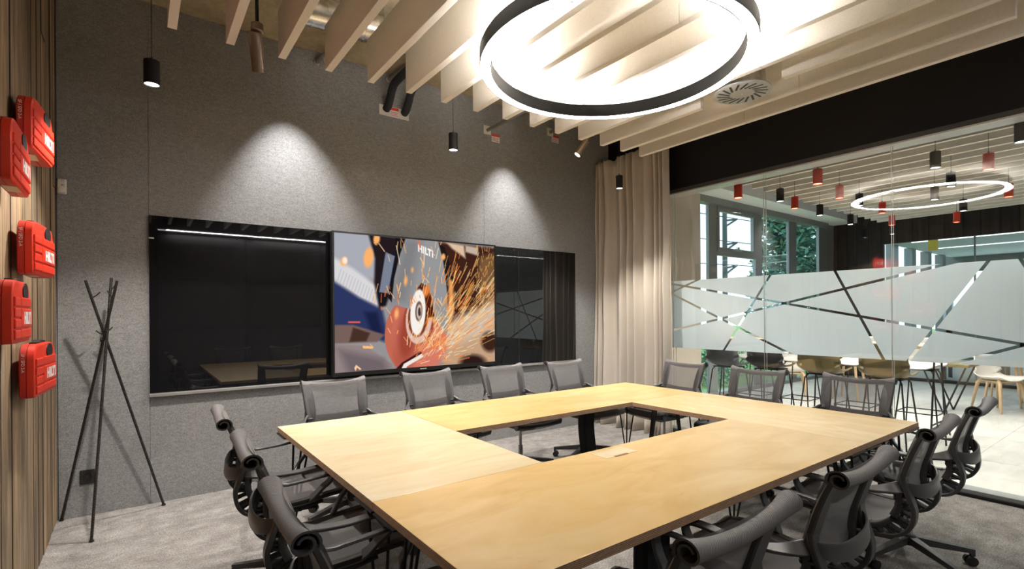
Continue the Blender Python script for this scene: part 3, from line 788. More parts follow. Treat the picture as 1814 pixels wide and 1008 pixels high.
# ring lamp
RC, RR, RZ = (2.275, 2.062), .789, 2.88
ring = thing('ring_lamp', 'large round ring pendant lamp with black sides and a white glowing underside', 'ceiling lamp', (RC[0], RC[1], RZ))
def annulus(r0, r1, z0, z1, n=96):
    g = G(); rings = []
    for k in range(n):
        a = 2 * PI * k / n; c, s = math.cos(a), math.sin(a)
        rings.append([(c * r, s * r, z) for r, z in ((r0, z0), (r1, z0), (r1, z1), (r0, z1))])
    return g.loft(rings, True, False, True)
g = annulus(RR - .004, RR, 0, .085); g.build('outer_band', 'ring_black', ring, True)
g = annulus(RR - .066, RR - .062, 0, .085); g.build('inner_band', 'ring_black', ring, True)
g = annulus(RR - .062, RR - .004, .002, .012); g.build('lower_diffuser', 'ring_diffuser', ring, True)
g = annulus(RR - .062, RR - .004, .070, .078); g.build('upper_diffuser', 'ring_upper_diffuser', ring, True)
g = annulus(RR - .062, RR - .004, .030, .045); g.build('carrier', 'aluminium', ring, True)
for k in range(3):
    a = 2 * PI * k / 3 + .5
    G().cyl((math.cos(a) * (RR - .033), math.sin(a) * (RR - .033), .07), (math.cos(a) * (RR - .033), math.sin(a) * (RR - .033), ZC - RZ), .0015, n=6).build('suspension_cable', 'pipe_grey', ring)
# air diffuser
dif = thing('air_diffuser', 'round grey swirl air diffuser set in a gap between the ceiling baffles', 'air vent', (3.565, 1.98, 3.03))
g = G(); g.tube([(0, 0, .0), (0, 0, .004), (0, 0, .012)], [.190, .198, .196], 48); g.build('face_plate', 'diffuser_grey', dif, True)
g = G(); g.tube([(0, 0, .012), (0, 0, .16)], [.155, .155], 32); g.build('collar', 'galvanised_duct', dif, True)
g = G(); g.tube([(0, 0, .16), (0, 0, ZC - 3.03)], [.09, .09], 24); g.build('spigot', 'galvanised_duct', dif, True)
for k in range(18):
    a = 2 * PI * k / 18; g = G()
    p0 = Vector((math.cos(a) * .085, math.sin(a) * .085, -.001)); p1 = Vector((math.cos(a + .38) * .17, math.sin(a + .38) * .17, -.001)); d = (p1 - p0).normalized(); w = Vector((-d.y, d.x, 0)) * .0075
    g.hexa([p0 - w, p1 - w, p1 + w, p0 + w] + [q + Vector((0, 0, .003)) for q in (p0 - w, p1 - w, p1 + w, p0 + w)]); g.build('slot', 'black_plastic', dif)
G().cyl((0, 0, -.004), (0, 0, .002), .008, n=12).build('centre_screw', 'aluminium', dif)
# pendants
def pendant(x, y, zb, label, body, lens, power, group, dia=.078, h=.135, lc=(1, .93, .84), spot=2.0):
    t = thing('pendant_lamp', label, 'pendant lamp', (x, y, zb), 0, group); r = dia / 2
    g = G(); n = 28; rings = []
    for k in range(n):
        a = 2 * PI * k / n; c, s = math.cos(a), math.sin(a)
        rings.append([(c * q, s * q, z) for q, z in ((r - .003, 0), (r, 0), (r, h - .002), (r - .003, h), (.006, h), (.006, h - .004), (r - .004, h - .004))])
    g.loft(rings, True, False, True); g.build('shade', body, t, True)
    G().cyl((0, 0, .006), (0, 0, .010), r - .004, n=24).build('lens', lens, t)
    G().cyl((0, 0, h), (0, 0, h + .02), .006, n=8).build('cord_grip', 'black_plastic', t)
    G().cyl((0, 0, h + .02), (0, 0, ZC - zb), .0022, n=6).build('cord', 'black_plastic', t)
    if power: light('SPOT', 'pendant_light', t, (0, 0, -.004), power, lc, (0, 0, 0), spot_size=spot, spot_blend=.5, shadow_soft_size=.03)
    return t
grp = 'black cylinder pendants in the meeting room'
pendant(.068, 3.49, 2.73, 'black cylinder pendant lamp hanging nearest the wooden wall', 'matt_black_paint', 'lamp_lens', PENDANT_W, grp)
pendant(2.02, 3.51, 2.73, 'black cylinder pendant lamp hanging above the television', 'matt_black_paint', 'lamp_lens', PENDANT_W, grp, .072)
pendant(4.05, 3.59, 2.73, 'black cylinder pendant lamp hanging in front of the curtain', 'matt_black_paint', 'lamp_lens', PENDANT_W, grp, .07)
# swivel spots
def spotlight(x, y, z, dirv, label, power, mat='bronze', size=1.28, r=.036, L=.20, blend=.7):
    t = thing('swivel_spotlight', label, 'spotlight', (x, y, z), 0, 'swivel wall spotlights'); d = Vector(dirv).normalized()
    q = d.to_track_quat('-Z', 'Y')
    G().cyl((0, 0, .035), (0, 0, ZC - z), .010, n=10).build('drop_tube', 'black_metal', t, True)
    g = G(); g.tube([(0, 0, -.012), (0, 0, -.006), (0, 0, .034), (0, 0, .04)], [.02, .034, .034, .026], 20); g.build('swivel_joint', mat, t, True)
    g = G(); n = 24; rings = []
    for k in range(n):
        a = 2 * PI * k / n; c, s = math.cos(a), math.sin(a)
        rings.append([(c * u, s * u, w) for u, w in ((r - .004, -L), (r, -L), (r, 0), (r - .004, .002), (.003, .002), (.003, -.01), (r - .005, -.01))])
    g.loft(rings, True, False, True); b = g.build('barrel', mat, t, True); b.rotation_mode = 'QUATERNION'; b.rotation_quaternion = q; off = q @ Vector((-.012, 0, -.012)); b.location = off
    l = G().cyl((0, 0, -L + .012), (0, 0, -L + .016), r - .005, n=20).build('lens', 'lamp_lens' if power else 'diffuser_grey', b)
    if power:
        o = light('SPOT', 'wash_light', b, (0, 0, -L - .004), power, (1, .97, .94), (0, 0, 0), spot_size=size, spot_blend=blend, shadow_soft_size=.012)
    return t
spotlight(.56, 3.22, 3.075, (.16, .38, -1), 'bronze swivel spotlight hanging between the second and third baffle', 0, 'bronze', L=.21)
spotlight(1.02, 4.37, 3.785, (.05, .02, -1), 'wall spotlight above the left end of the television, mostly hidden by a baffle', WASH_W, 'bronze', 1.12, L=.07)
spotlight(3.38, 4.37, 3.785, (.04, .02, -1), 'wall spotlight above the right end of the television, mostly hidden by a baffle', WASH_W * .85, 'bronze', 1.12, L=.07)
spotlight(3.78, 3.80, 3.22, (-.62, .35, -1), 'bronze swivel spotlight with a lit lens peeking out below a baffle near the curtain', 6, 'bronze', L=.16)
# ducts and pipes
def duct(pts, r, label, loc=(0, 0, 0)):
    t = thing('air_duct', label, 'duct', loc)
    G().tube(pts, r, 28).build('duct_tube', 'galvanised_duct', t, True)
    P = [Vector(p) for p in pts]; L = 0
    for i in range(len(P) - 1):
        d = P[i + 1] - P[i]; n = max(1, int(d.length / .085))
        for k in range(n):
            c = P[i] + d * ((k + .5) / n); dn = d.normalized() * .004
            G().tube([c - dn, c + dn], r + .004, 24).build('seam_ring', 'galvanised_duct', t, True)
    return t
duct([(.96, 3.75, 3.60), (1.7, 3.70, 3.60), (2.5, 3.665, 3.60)], .105, 'silver spiral air duct above the ceiling baffles')
def pipe(name, pts, r, mat, label, cat='pipe', n=14):
    o = G().tube(pts, r, n).build(name, mat, None, True); return tag(o, label, cat)
for x, y1, lab in ((1.975, 4.74, 'left of two black insulated pipes coming out of the felt wall'), (2.165, 4.74, 'right of two black insulated pipes coming out of the felt wall')):
    pipe('insulated_pipe', catmull([(x, y1 + .004, 3.455), (x, y1 - .05, 3.475), (x, y1 - .10, 3.53), (x, y1 - .15, 3.60), (x, y1 - .24, 3.635), (x, 4.2, 3.645), (x, 3.98, 3.66), (x, 3.90, 3.72), (x, 3.89, 3.815)], 5), .038, 'black_fabric', lab)
pl = thing('pipe_plate', 'white wall plate behind the two black pipes with a small red notice', 'wall plate', (2.06, YB - .0015, 3.44))
G().rbox(-.155, .155, -.006, .001, -.05, .05, .001).build('plate', 'sensor_white', pl)
def notice(parent, x0, x1, z0, z1, y):
    G().box(x0, x1, y - .002, y, z0, z1).build('notice_card', 'white_print', parent)
    G().box(x0, x1, y - .003, y - .002, z1 - (z1 - z0) * .32, z1).build('red_header', 'red_print', parent)
    for k in range(3):
        zz = z0 + (z1 - z0) * (.12 + .17 * k); G().box(x0 + .006, x1 - .006 - .01 * (k % 2), y - .0028, y - .002, zz, zz + (z1 - z0) * .06).build('text_line', 'red_print', parent)
notice(pl, -.045, .045, -.048, .045, -.006)
for x, z, lab in ((3.285, 3.43, 'small red and white notice card on the felt wall right of the black pipes'), (4.185, 3.60, 'small red and white notice card on the felt wall near the curtain')):
    n_ = thing('notice_card', lab, 'notice', (x, YB - .001, z)); notice(n_, -.055, .055, -.045, .045, 0)
for x, z, lab in ((3.17, 3.495, 'grey steel pipe leaving the felt wall above the small notice card'), (4.10, 3.665, 'short grey steel pipe leaving the felt wall near the curtain')):
    pipe('steel_pipe', [(x, YB, z), (x, 4.2, z), (x, 2.0, z)], .02, 'pipe_grey', lab)
    tag(G().rbox(x - .05, x + .045, YB - .012, YB - .001, z - .045, z + .05, .002).build('pipe_collar_plate', 'sensor_white'), 'pale square wall plate around the ' + ('left' if x < 4 else 'right') + ' thin grey steel pipe', 'wall plate')
for x, y, z, lab in ((1.345, 4.64, 3.755, 'small steel sprinkler pipe stub at the top of the felt wall, left'), (2.03, 4.62, 3.775, 'small steel sprinkler fitting with an orange wire at the top of the felt wall')):
    t = thing('sprinkler_pipe', lab, 'pipe', (x, y, z))
    G().tube([(-.03, .10, -.03), (.0, 0, 0), (.10, -.45, .02)], .021, 14).build('pipe_run', 'pipe_grey', t, True)
    g = G(); g.tube([(-.03, .10, -.03), (-.037, .118, -.034)], .028, 12); g.build('end_cap', 'aluminium', t, True)
    G().cyl((.0, 0, 0), (.012, 0, -.06), .007, n=8).build('drop_head', 'aluminium', t, True)
    if x > 2: G().tube([(.0, .04, -.02), (.03, -.1, -.015), (.08, -.4, -.005)], .003, 6).build('orange_wire', 'red_print', t, True)

# ------------------------------------------------------------------ curtain
cur = thing('curtain', 'full length beige linen curtain gathered in the corner beside the glass', 'curtain', (4.95, 4.2, 0))
NU, NZ = 260, 30; rows = []
ys = np.linspace(4.735, 3.635, NU)
for j in range(NZ + 1):
    w = j / NZ; z = .004 + (3.405 - .004) * w; r = []
    for i in range(NU):
        s = i / (NU - 1)
        ph = 2 * PI * (10.5 * s + .9 * math.sin(5 * s + 1.0) + .35 * math.sin(13 * s))
        am = .068 * (1 - .30 * w) + .016 * noise.noise((s * 6, w * 2, 3.1)) + .03 * max(0, .12 - w) / .12
        hem = .006 * math.sin(90 * s) * (1 if w > .985 else 0)
        x = -.01 + am * math.sin(ph + .5 * noise.noise((s * 3, w * 2.5, 0))) + .012 * math.sin(2.2 * ph + 1) * (.5 + .5 * (1 - w)) + .02 * noise.noise((s * 4, w * 5, 7.7))
        x -= .03 * (1 - w) ** 4 * (1 + math.sin(7 * s))
        y = ys[i] - 4.2 - .05 * (1 - w) * (1 - s) ** 2 * 0 + .02 * noise.noise((s * 5, w * 3, 1)) * (1 - w)
        y -= .03 * (1 - w) * s
        zz = z + (.018 * math.sin(ph * 2 + 1) + .012 * math.sin(55 * s) if w > .99 else 0) + (.0 if j else .008 * (1 + math.sin(ph)))
        r.append((min(x - .012, .12), y, zz))
    rows.append(r)
g = G(); g.loft(rows, False, False); cl = g.build('drape', 'linen_curtain', cur, True)
so = cl.modifiers.new('thickness', 'SOLIDIFY'); so.thickness = .003
G().box(.02, .06, -.56, .52, 3.405, 3.43).build('curtain_track', 'matt_black_paint', cur)

# ------------------------------------------------------------------ coat stand made of reinforcing bars
st = thing('coat_stand', 'black tripod coat stand made of crossed ribbed steel bars', 'coat stand', (-.18, 4.52, 0))
feet = [(-.440, 4.735, .006), (-.247, 4.179, .006), (.147, 4.654, .006)]
tops = [(-.115, 4.37, 1.672), (-.150, 4.52, 1.70), (-.282, 4.40, 1.672)]
for i in range(3):
    a = Vector(feet[i]) - Vector((-.18, 4.52, 0)); b_ = Vector(tops[i]) - Vector((-.18, 4.52, 0))
    bar = G().tube([a, b_], .0085, 10).build('bar', 'rebar_steel', st, True)
    g = G(); d = b_ - a; L = d.length; dn = d.normalized(); u = dn.cross(Vector((0, 0, 1))).normalized(); w = dn.cross(u)
    for k in range(int(L / .016)):
        c = a + dn * (k + .5) * .016
        pts = [c + (u * math.cos(q) + w * math.sin(q)) * .0095 + dn * .0025 * math.sin(q) for q in [2 * PI * m / 6 for m in range(6)]]
        g.tube(pts, .0017, 3, False, True)
    rb = g.build('bar_ribs', 'rebar_steel', bar); rb['kind'] = 'stuff'
    G().tube([a + Vector((0, 0, -.004)), a + Vector((0, 0, .004))], .014, 10).build('foot', 'rebar_steel', st)
def onbar(i, t): return (Vector(feet[i]).lerp(Vector(tops[i]), t)) - Vector((-.18, 4.52, 0))
for i, t, d in ((2, .93, (.045, -.01, .03)), (2, .78, (-.045, 0, .02)), (0, .93, (-.03, 0, .04)), (0, .79, (.04, 0, .025)), (1, .95, (.03, 0, .03))):
    p = onbar(i, t); G().tube([p, p + Vector(d) * .6, p + Vector(d) + Vector((0, 0, .01))], .004, 7).build('hook', 'rebar_steel', st, True)
p = onbar(0, .76); G().tube([p + Vector((-.01, 0, -.012)), p + Vector((-.01, -.02, 0)), p + Vector((-.01, 0, .012))], .007, 6).build('binding_wire', 'rebar_steel', st, True)
# socket and motion sensor
so_ = thing('wall_socket', 'black power socket low on the felt wall behind the coat stand', 'socket', (-.300, YB - .001, .28))
G().rbox(-.042, .042, -.009, .001, -.05, .05, .002).build('cover_plate', 'black_plastic', so_)
g = G(); n = 20; rings = []
for k in range(n):
    a = 2 * PI * k / n; rings.append([(math.cos(a) * q, y, math.sin(a) * q * 1.15) for q, y in ((.020, -.0095), (.023, -.011), (.023, -.006), (.017, -.004))])
g.loft(rings, True, False, True); g.build('socket_rim', 'matt_black_paint', so_, True)
G().cyl((0, -.0095, 0), (0, -.018, .004), .003, n=8).build('earth_pin', 'chrome', so_)
pir = thing('motion_sensor', 'small off-white motion sensor high on the felt wall beside the planks', 'sensor', (-.428, YB - .001, 2.345))
g = G(); pro = [(-.026, 0), (-.026, -.018), (-.018, -.034), (.018, -.034), (.026, -.018), (.026, 0)]
g.loft([[(a * k, b_ * k2, z) for a, b_ in pro] for z, k, k2 in ((-.052, .86, .6), (-.045, 1, .95), (.02, 1, 1), (.045, 1, .8), (.052, .9, .55))]); g.build('sensor_body', 'sensor_white', pir, True)
g = G(); bmm = bmesh.new(); bmesh.ops.create_uvsphere(bmm, u_segments=16, v_segments=10, radius=.019)
for vv in bmm.verts: vv.co = Vector((vv.co.x, vv.co.y * .45 - .033, vv.co.z - .022))
g.bm(bmm); g.build('lens_dome', 'white_print', pir, True)
G().box(-.002, .010, -.0355, -.0335, .006, .010).build('indicator_window', 'black_plastic', pir)

# ------------------------------------------------------------------ red tool cases on the planks
def tool_case(y0, z0, d0, d1, label):
    Lc, H = .40, .245; XB = -.432
    t = thing('tool_case', label, 'tool case', (XB, y0, z0), 0, 'red tool cases on the plank wall')
    def dd(u): return d0 + (d1 - d0) * u / Lc
    def outl(ins, zi=0):
        P = []
        def arc(cx, cz, r, a0, a1, n=5):
            for k in range(n + 1):
                a = math.radians(a0 + (a1 - a0) * k / n); P.append((cx + r * math.cos(a), cz + r * math.sin(a)))
        a, b_, c, d = ins, Lc - ins, ins + zi, H - ins
        arc(b_ - .02, c + .02, .02, -90, 0, 3); arc(b_ - .075, d - .075, .075, 0, 90); arc(a + .075, d - .075, .075, 90, 180); arc(a + .02, c + .02, .02, 180, 270, 3)
        return P
    # back and front shells
    o = outl(0); n = len(o)
    g = G(); g.loft([[(0, u, w) for u, w in outl(.006)], [(.004, u, w) for u, w in o], [(dd(u) * .46, u, w) for u, w in o]]); g.build('back_shell', 'dark_red_plastic', t, True)
    i2 = outl(.001); i3 = outl(.005); i4 = outl(.014)
    g = G(); g.loft([[(dd(u) * .50, u, w) for u, w in o], [(dd(u) * .92, u, w) for u, w in i2], [(dd(u) * .985, u, w) for u, w in i3], [(dd(u), u, w) for u, w in i4]]); g.build('front_shell', 'red_plastic', t, True)
    g = G(); g.loft([[(dd(u) * .46, u, w) for u, w in outl(.004)], [(dd(u) * .50, u, w) for u, w in outl(.004)]]); g.build('seam', 'dark_red_plastic', t)
    def plate(u0, u1, w0, w1, lift, name, mat, par=t, cham=.004):
        g = G()
        g.loft([[(dd(u) - .002, u, w) for u, w in ((u0, w0), (u1, w0), (u1, w1), (u0, w1))], [(dd(u) + lift * .7, u, w) for u, w in ((u0, w0), (u1, w0), (u1, w1), (u0, w1))], [(dd(u) + lift, u, w) for u, w in ((u0 + cham, w0 + cham), (u1 - cham, w0 + cham), (u1 - cham, w1 - cham), (u0 + cham, w1 - cham))]])
        return g.build(name, mat, par)
    for w0 in (.018, .060, .102, .144):
        plate(.012, .135, w0, w0 + .034, .006, 'rib', 'red_plastic')
    for w0 in (.018, .144):
        plate(.14, .385, w0, w0 + .036, .006, 'rib', 'red_plastic')
    lp = plate(.14, .388, .062, .136, .007, 'logo_plate', 'red_plastic')
    g = G(); k = .051; u0 = .188
    for x0, x1, w0, w1 in LOGO:
        a, b_ = u0 + x0 * k, u0 + x1 * k; c, d = .073 + w0 * k, .073 + w1 * k
        def q(u, w, e): return (dd(u) + .0068 + e, u, w)
        g.hexa([q(a, c, 0), q(b_, c, 0), q(b_, d, 0), q(a, d, 0), q(a, c, .0012), q(b_, c, .0012), q(b_, d, .0012), q(a, d, .0012)])
    g.build('wordmark', 'white_print', lp)
    # handle: dark recess in the lid and a black grip over the top
    g = G(); P = [(.265 + .058 * math.cos(a), .206 + (.036 if math.sin(a) < 0 else .034) * math.sin(a)) for a in [2 * PI * m / 18 for m in range(18)]]
    g.loft([[(dd(u) * .62, u, w) for u, w in P], [(dd(u) + .0035, u, w) for u, w in P]]); g.build('handle_recess', 'black_plastic', t, True)
    g = G(); g.strap(catmull([(dd(.2) * .5, .185, .236), (dd(.2) * .5, .200, .248), (dd(.25) * .5, .262, .252), (dd(.3) * .5, .325, .246), (dd(.3) * .5, .338, .228)], 4), (1, 0, 0), .030, .014); g.build('handle', 'black_plastic', t, True)
    for u in (.115, .155):
        G().box(dd(u) * .35, dd(u) * .75, u - .012, u + .012, .238, .2505).build('latch', 'black_plastic', t)
    # vertical lettering on the side that faces the room
    m4 = Matrix(((0, 0, 1, 0), (0, 0, 0, 0), (0, 0, 0, 0), (0, 0, 0, 1)))
    xa, ya, za = Vector((0, 0, -1)), Vector((1, 0, 0)), Vector((0, -1, 0))
    m4 = Matrix((xa, ya, za)).transposed().to_4x4(); m4.translation = Vector((d0 * .16, -.0012, .205))
    text_mesh('side_lettering', 'SF / SFD 2-A', .0165, 'white_print', t, m4)
    G().box(d0 * .15, d0 * .85, .14, .26, -.0012, .0008).build('type_sticker', 'cream_sticker', t)
    return t
tool_case(2.60, 1.94, .060, .056, 'red tool case in the upper left, cut by the photo edge')
tool_case(3.10, 2.19, .054, .084, 'highest red tool case, hung nearest the ceiling')
tool_case(3.10, 1.625, .054, .084, 'red tool case in the middle of the right-hand column on the planks')
tool_case(2.60, 1.328, .060, .056, 'red tool case at mid height cut by the left photo edge')
tool_case(3.13, 1.060, .054, .084, 'lowest red tool case on the plank wall')

# ------------------------------------------------------------------ lounge behind the glass
LX0, LX1, LY0, LY1 = XG + .16, 12.85, -2.6, 4.95
lf = struct(G().box(XG, 22.5, LY0, 5.2, -.14, -.004).build('floor_lounge', 'lounge_grey'))
for i in range(13):
    for j in range(7):
        x0, y0 = XG + .172 + i * .6 * 1.0, LY1 - .04 - (j + 1) * .6 * 1.0
        if x0 + .597 > LX1: continue
        G().box(x0, x0 + .597, y0, y0 + .597, -.006, 0).build('floor_tile', 'pale_stone_tile', lf)
g = G(); g.box(XG + .172, LX1, LY0, LY1 - .04 - 4.2, -.006, 0); g.box(XG + .172 + 12 * .6, LX1, LY1 - .04 - 4.2, LY1 - .04, -.006, -.001); g.build('floor_screed', 'pale_stone_tile', lf)
lc = struct(G().box(XG + .16, 22.5, LY0, 5.2, ZC, ZC + .2).build('ceiling_lounge', 'lounge_ceiling_dark'))
struct(G().box(XG + .16, 22.5, LY0 - .2, LY0, -.1, ZC).build('wall_lounge_near', 'lounge_grey'))
struct(G().box(XG + .0, 7.50, 4.90, 5.2, -.1, ZC).build('wall_lounge_window_side', 'beige_plaster'))
struct(G().box(XG + .17, 12.9, 4.50, 5.2, 3.40, ZC).build('trim_1', 'soffit_white'))
struct(G().box(LX1, LX1 + .12, LY0, 5.0, 2.87, ZC).build('wall_lounge_far', 'matt_black_paint'))
struct(G().box(LX1 - .01, LX1 + .12, 4.02, 5.0, 0, 2.87).build('wall_lounge_corner', 'matt_black_paint'))
# window band: frames and panes
win = struct(G().box(7.5, 12.4, 4.90, 5.06, 3.29, 3.40).build('window_1', 'frame_grey'))
for a, b_ in ((7.5, 7.53), (7.86, 8.11), (9.40, 9.63), (10.71, 11.03), (12.09, 12.86)):
    G().box(a, b_, 4.975, 5.03, 0, 3.40).build('mullion', 'frame_grey', win)
G().box(7.5, 12.86, 4.90, 5.08, 0, .06).build('sill', 'frame_grey', win)
g = G(); g.box(8.11, 8.17, 4.96, 5.02, 2.52, 3.29); g.box(9.30, 9.40, 4.96, 5.02, 2.52, 3.29); g.box(8.17, 9.30, 4.96, 5.02, 3.20, 3.29); g.box(8.17, 9.30, 4.96, 5.02, 2.52, 2.57)
sash = g.build('opening_sash', 'frame_grey', win)
G().box(8.11, 9.40, 4.965, 5.03, 2.43, 2.52).build('transom', 'frame_grey', win)
g = G(); g.rbox(8.58, 8.82, 4.92, 4.96, 2.535, 2.565, .004); g.rbox(8.67, 8.73, 4.91, 4.96, 2.56, 2.60, .004); g.build('window_opener', 'aluminium', sash)
for a, b_ in ((7.53, 7.86), (8.11, 9.40), (9.63, 10.71), (11.03, 12.09)):
    G().box(a, b_, 4.99, 5.0, .06, 3.29).build('window_pane', 'window_glass', win)
# far glazed partition and the bright room beyond
for k, (a, b_) in enumerate(((-2.5, -1.2), (-1.2, .05), (.05, 1.3), (1.3, 2.55), (2.55, 4.02))):
    w_ = struct(G().box(LX1 + .05, LX1 + .06, a + .01, b_ - .01, .05, 2.87).build('window_%d' % (k + 2), 'window_glass'))
    G().box(LX1 + .03, LX1 + .08, b_ - .012, b_ + .012, 0, 2.87).build('upright', 'frame_grey', w_)
    G().box(LX1 + .0, LX1 + .1, a, b_, 0, .06).build('bottom_track', 'black_metal', w_)
G().box(LX1 + .13, 22.4, LY0, 5.0, 3.25, 3.3).build('ceiling_panel', 'soffit_white', lc)
for i in range(6):
    x0 = 13.6 + i * 1.45
    w_ = struct(G().box(x0, x0 + .32, 4.9, 5.1, 0, 3.26).build('trim_%d' % (i + 2), 'frame_grey'))
fw = struct(G().box(22.3, 22.5, LY0, 5.2, 2.75, ZC).build('wall_far_room', 'frame_grey'))
for i in range(5):
    G().box(22.3, 22.5, -2.6 + i * 1.9, -2.35 + i * 1.9, 0, 2.75).build('pier', 'frame_grey', fw)
G().box(22.3, 22.5, LY0, 5.2, 0, .9).build('spandrel', 'frame_grey', fw)
for i in range(3):
    G().box(14.2 + i * 2.2, 14.28 + i * 2.2, -1.5, 4.5, 3.235, 3.25).build('ceiling_light_line', 'dim_led_line', lc)
ex = thing('exit_sign', 'small yellow hanging sign in the bright room beyond the lounge', 'sign', (14.6, 3.60, 2.82))
G().rbox(-.012, .012, -.09, .09, 0, .24, .003).build('sign_panel', 'exit_yellow', ex)
G().cyl((0, 0, .24), (0, 0, .43), .005, n=6).build('sign_rod', 'aluminium', ex)
# added lounge baffles standing in for the meeting-room ones mirrored in the glass
ORD2 = ORD + ['sixteenth', 'seventeenth']
for k in range(17):
    x = 6.137 + .2845 * k
    t = thing('ceiling_baffle', ORD2[k] + ' added baffle standing in for a cream one mirrored in the partition, counted from the glass', 'baffle', (x, 1.0, BZ0), 0, 'added lounge baffles standing in for a reflection')
    for a, b_ in ((-2.5, .2 + .3 * (k % 3)), (.2 + .3 * (k % 3), 3.43)):
        G().rbox(-.0225, .0225, a - 1.0 + .0015, b_ - 1.0 - .0015, 0, BZ1 - BZ0, .002).build('baffle_panel', 'cream_baffle_felt', t)
        for yy in (a + .25, b_ - .25):
            G().cyl((0, yy - 1.0, BZ1 - BZ0), (0, yy - 1.0, ZC - BZ0), .0015, n=5).build('suspension_wire', 'pipe_grey', t)
# lounge pendants
PD = [('r', 5.50, 3.11), ('r', 5.57, 2.30), ('r', 6.48, 2.445), ('r', 6.65, 3.015), ('r', 7.94, 2.49), ('r', 9.16, 2.75), ('r', 9.67, 2.11), ('r', 6.32, 1.15), ('r', 8.02, 1.29),
      ('k', 6.08, 2.92), ('k', 7.42, 3.04), ('k', 5.84, 1.42), ('k', 8.57, 3.09), ('k', 7.15, 2.48), ('k', 7.50, 1.833), ('k', 6.86, 1.54), ('k', 8.65, 1.82), ('k', 5.50, .81), ('k', 10.24, 3.07)]
PL = ['red pendant lamp farthest left behind the glass partition', 'red pendant lamp just right of the first glass joint, hanging highest', 'pale washed-out red pendant left of the mirrored ring', 'red pendant lamp behind the glass above the tree window', 'red pendant lamp inside the left end of the mirrored ring', 'red pendant lamp at the second glass joint', 'lowest red pendant lamp, against the black wall beyond', 'pale red pendant at upper right, washed out by the reflection', 'red pendant lamp at the right tip of the mirrored ring',
      'black pendant lamp behind the glass between two red ones at left', 'black pendant lamp behind the glass over the white soffit', 'black pendant lamp behind the glass above the mirrored ring', 'dark pendant lamp behind the glass at the soffit corner', 'black pendant lamp behind the left tip of the mirrored ring', 'black pendant lamp in the middle of the mirrored ring', 'black pendant lamp at the upper rim of the mirrored ring', 'black pendant lamp below the right part of the mirrored ring', 'largest black pendant behind the glass, at the right photo edge', 'black pendant farthest back, below the second glass joint']
for (c, x, y), lab in zip(PD, PL):
    pendant(x, y, 2.73, lab, 'red_plastic' if c == 'r' else 'matt_black_paint', 'red_lamp_lens' if c == 'r' else 'lamp_lens', LOUNGE_W * (.7 if c == 'r' else 1), 'pendants in the lounge', .082 if x > 5.6 else .088, .15, (1, .90, .80) if c == 'r' else (1, .95, .9), 2.3)

# bar stools, shell chairs and lounge tables
def shell(name, mat, parent, seat_z, wtop, hback, mat2=None):
    """bucket shell: seat pan that turns up into a back; forward is +Y"""
    prof = [(.20, -.012, .19), (.17, .0, .205), (.05, -.012, .215), (-.08, -.015, .215), (-.15, .012, .215), (-.19, .07, .215), (-.21, .16, .21), (-.225, .26, .20), (-.235, hback, wtop)]
    P = catmull([(0, a, b) for a, b, c in prof], 3); Wd = catmull([(c, 0, 0) for a, b, c in prof], 3); rows = []
    for p, w in zip(P, Wd):
        r = []
        for k in range(9):
            x = -1 + k / 4.0; lift = .05 * abs(x) ** 3
            r.append((x * w.x, p.y + (.05 * abs(x) ** 3 if p.z > .05 else 0), seat_z + p.z + (lift if p.z < .1 else 0)))
        rows.append(r)
    g = G(); g.loft(rows, False, False); o = g.build(name, mat, parent, True); m_ = o.modifiers.new('thickness', 'SOLIDIFY'); m_.thickness = .012
    return o
def bar_stool(x, y, ang, mat, label):
    t = thing('bar_stool', label, 'bar stool', (x, y, 0), math.radians(ang), 'bar stools at the high lounge table')
    shell('seat_shell', mat, t, .775, .19, .34)
    for sx in (-1, 1):
        for sy in (-1, 1):
            G().tube([(sx * .12, sy * .10, .758), (sx * .145, sy * .13, .72), (sx * .21, sy * .215, .0)], .008, 8).build('leg', 'black_metal', t, True)
    q = .19; z = .27
    for a, b_ in (((-q, -q, z), (q, -q, z)), ((-q, q, z), (q, q, z)), ((-q, -q, z), (-q, q, z)), ((q, -q, z), (q, q, z))):
        G().cyl(a, b_, .007, n=8).build('foot_rail', 'black_metal', t, True)
    G().box(-.14, .14, -.12, .12, .752, .764).build('seat_plate', 'black_metal', t)
for i, (x, y, m_, lab) in enumerate(((5.95, 3.50, 'grey_shell', 'dark grey bar stool with its back to the glass, nearest the curtain'), (6.08, 3.04, 'black_shell', 'black bar stool with its back to the glass, second from the curtain'), (6.00, 2.42, 'olive_shell', 'black bar stool, browned for its reflected light, with its back to the glass, third from the curtain'), (6.08, 1.86, 'olive_shell', 'black bar stool, browned for its reflected light, farthest right behind the glass, near the second joint'))):  # olive on two black shells stands in for reflected light
    bar_stool(x, y, -90, m_, lab)
for i, (x, y, lab) in enumerate(((7.15, 3.80, 'pale bar stool on the far side of the high table, nearest the windows'), (7.20, 3.22, 'pale bar stool on the far side of the high table, second from the windows'), (7.25, 2.55, 'pale bar stool on the far side of the high table, third from the windows'), (7.30, 1.92, 'pale bar stool on the far side of the high table, farthest right'))):
    bar_stool(x, y, 90, 'pale_grey_shell', lab)
t = thing('high_table', 'high bar table behind the frosted band between the two rows of stools', 'table', (6.62, 2.7, 0))
G().rbox(-.30, .30, -1.25, 1.35, 1.05, 1.08, .003).build('table_top', 'oak', t)
for sy in (-1.1, 1.2):
    for sx in (-1, 1):
        G().tube([(sx * .10, sy, 1.05), (sx * .27, sy, 0)], .009, 8).build('leg', 'black_metal', t, True)
    G().cyl((-.22, sy, .28), (.22, sy, .28), .009, n=8).build('cross_bar', 'black_metal', t, True)
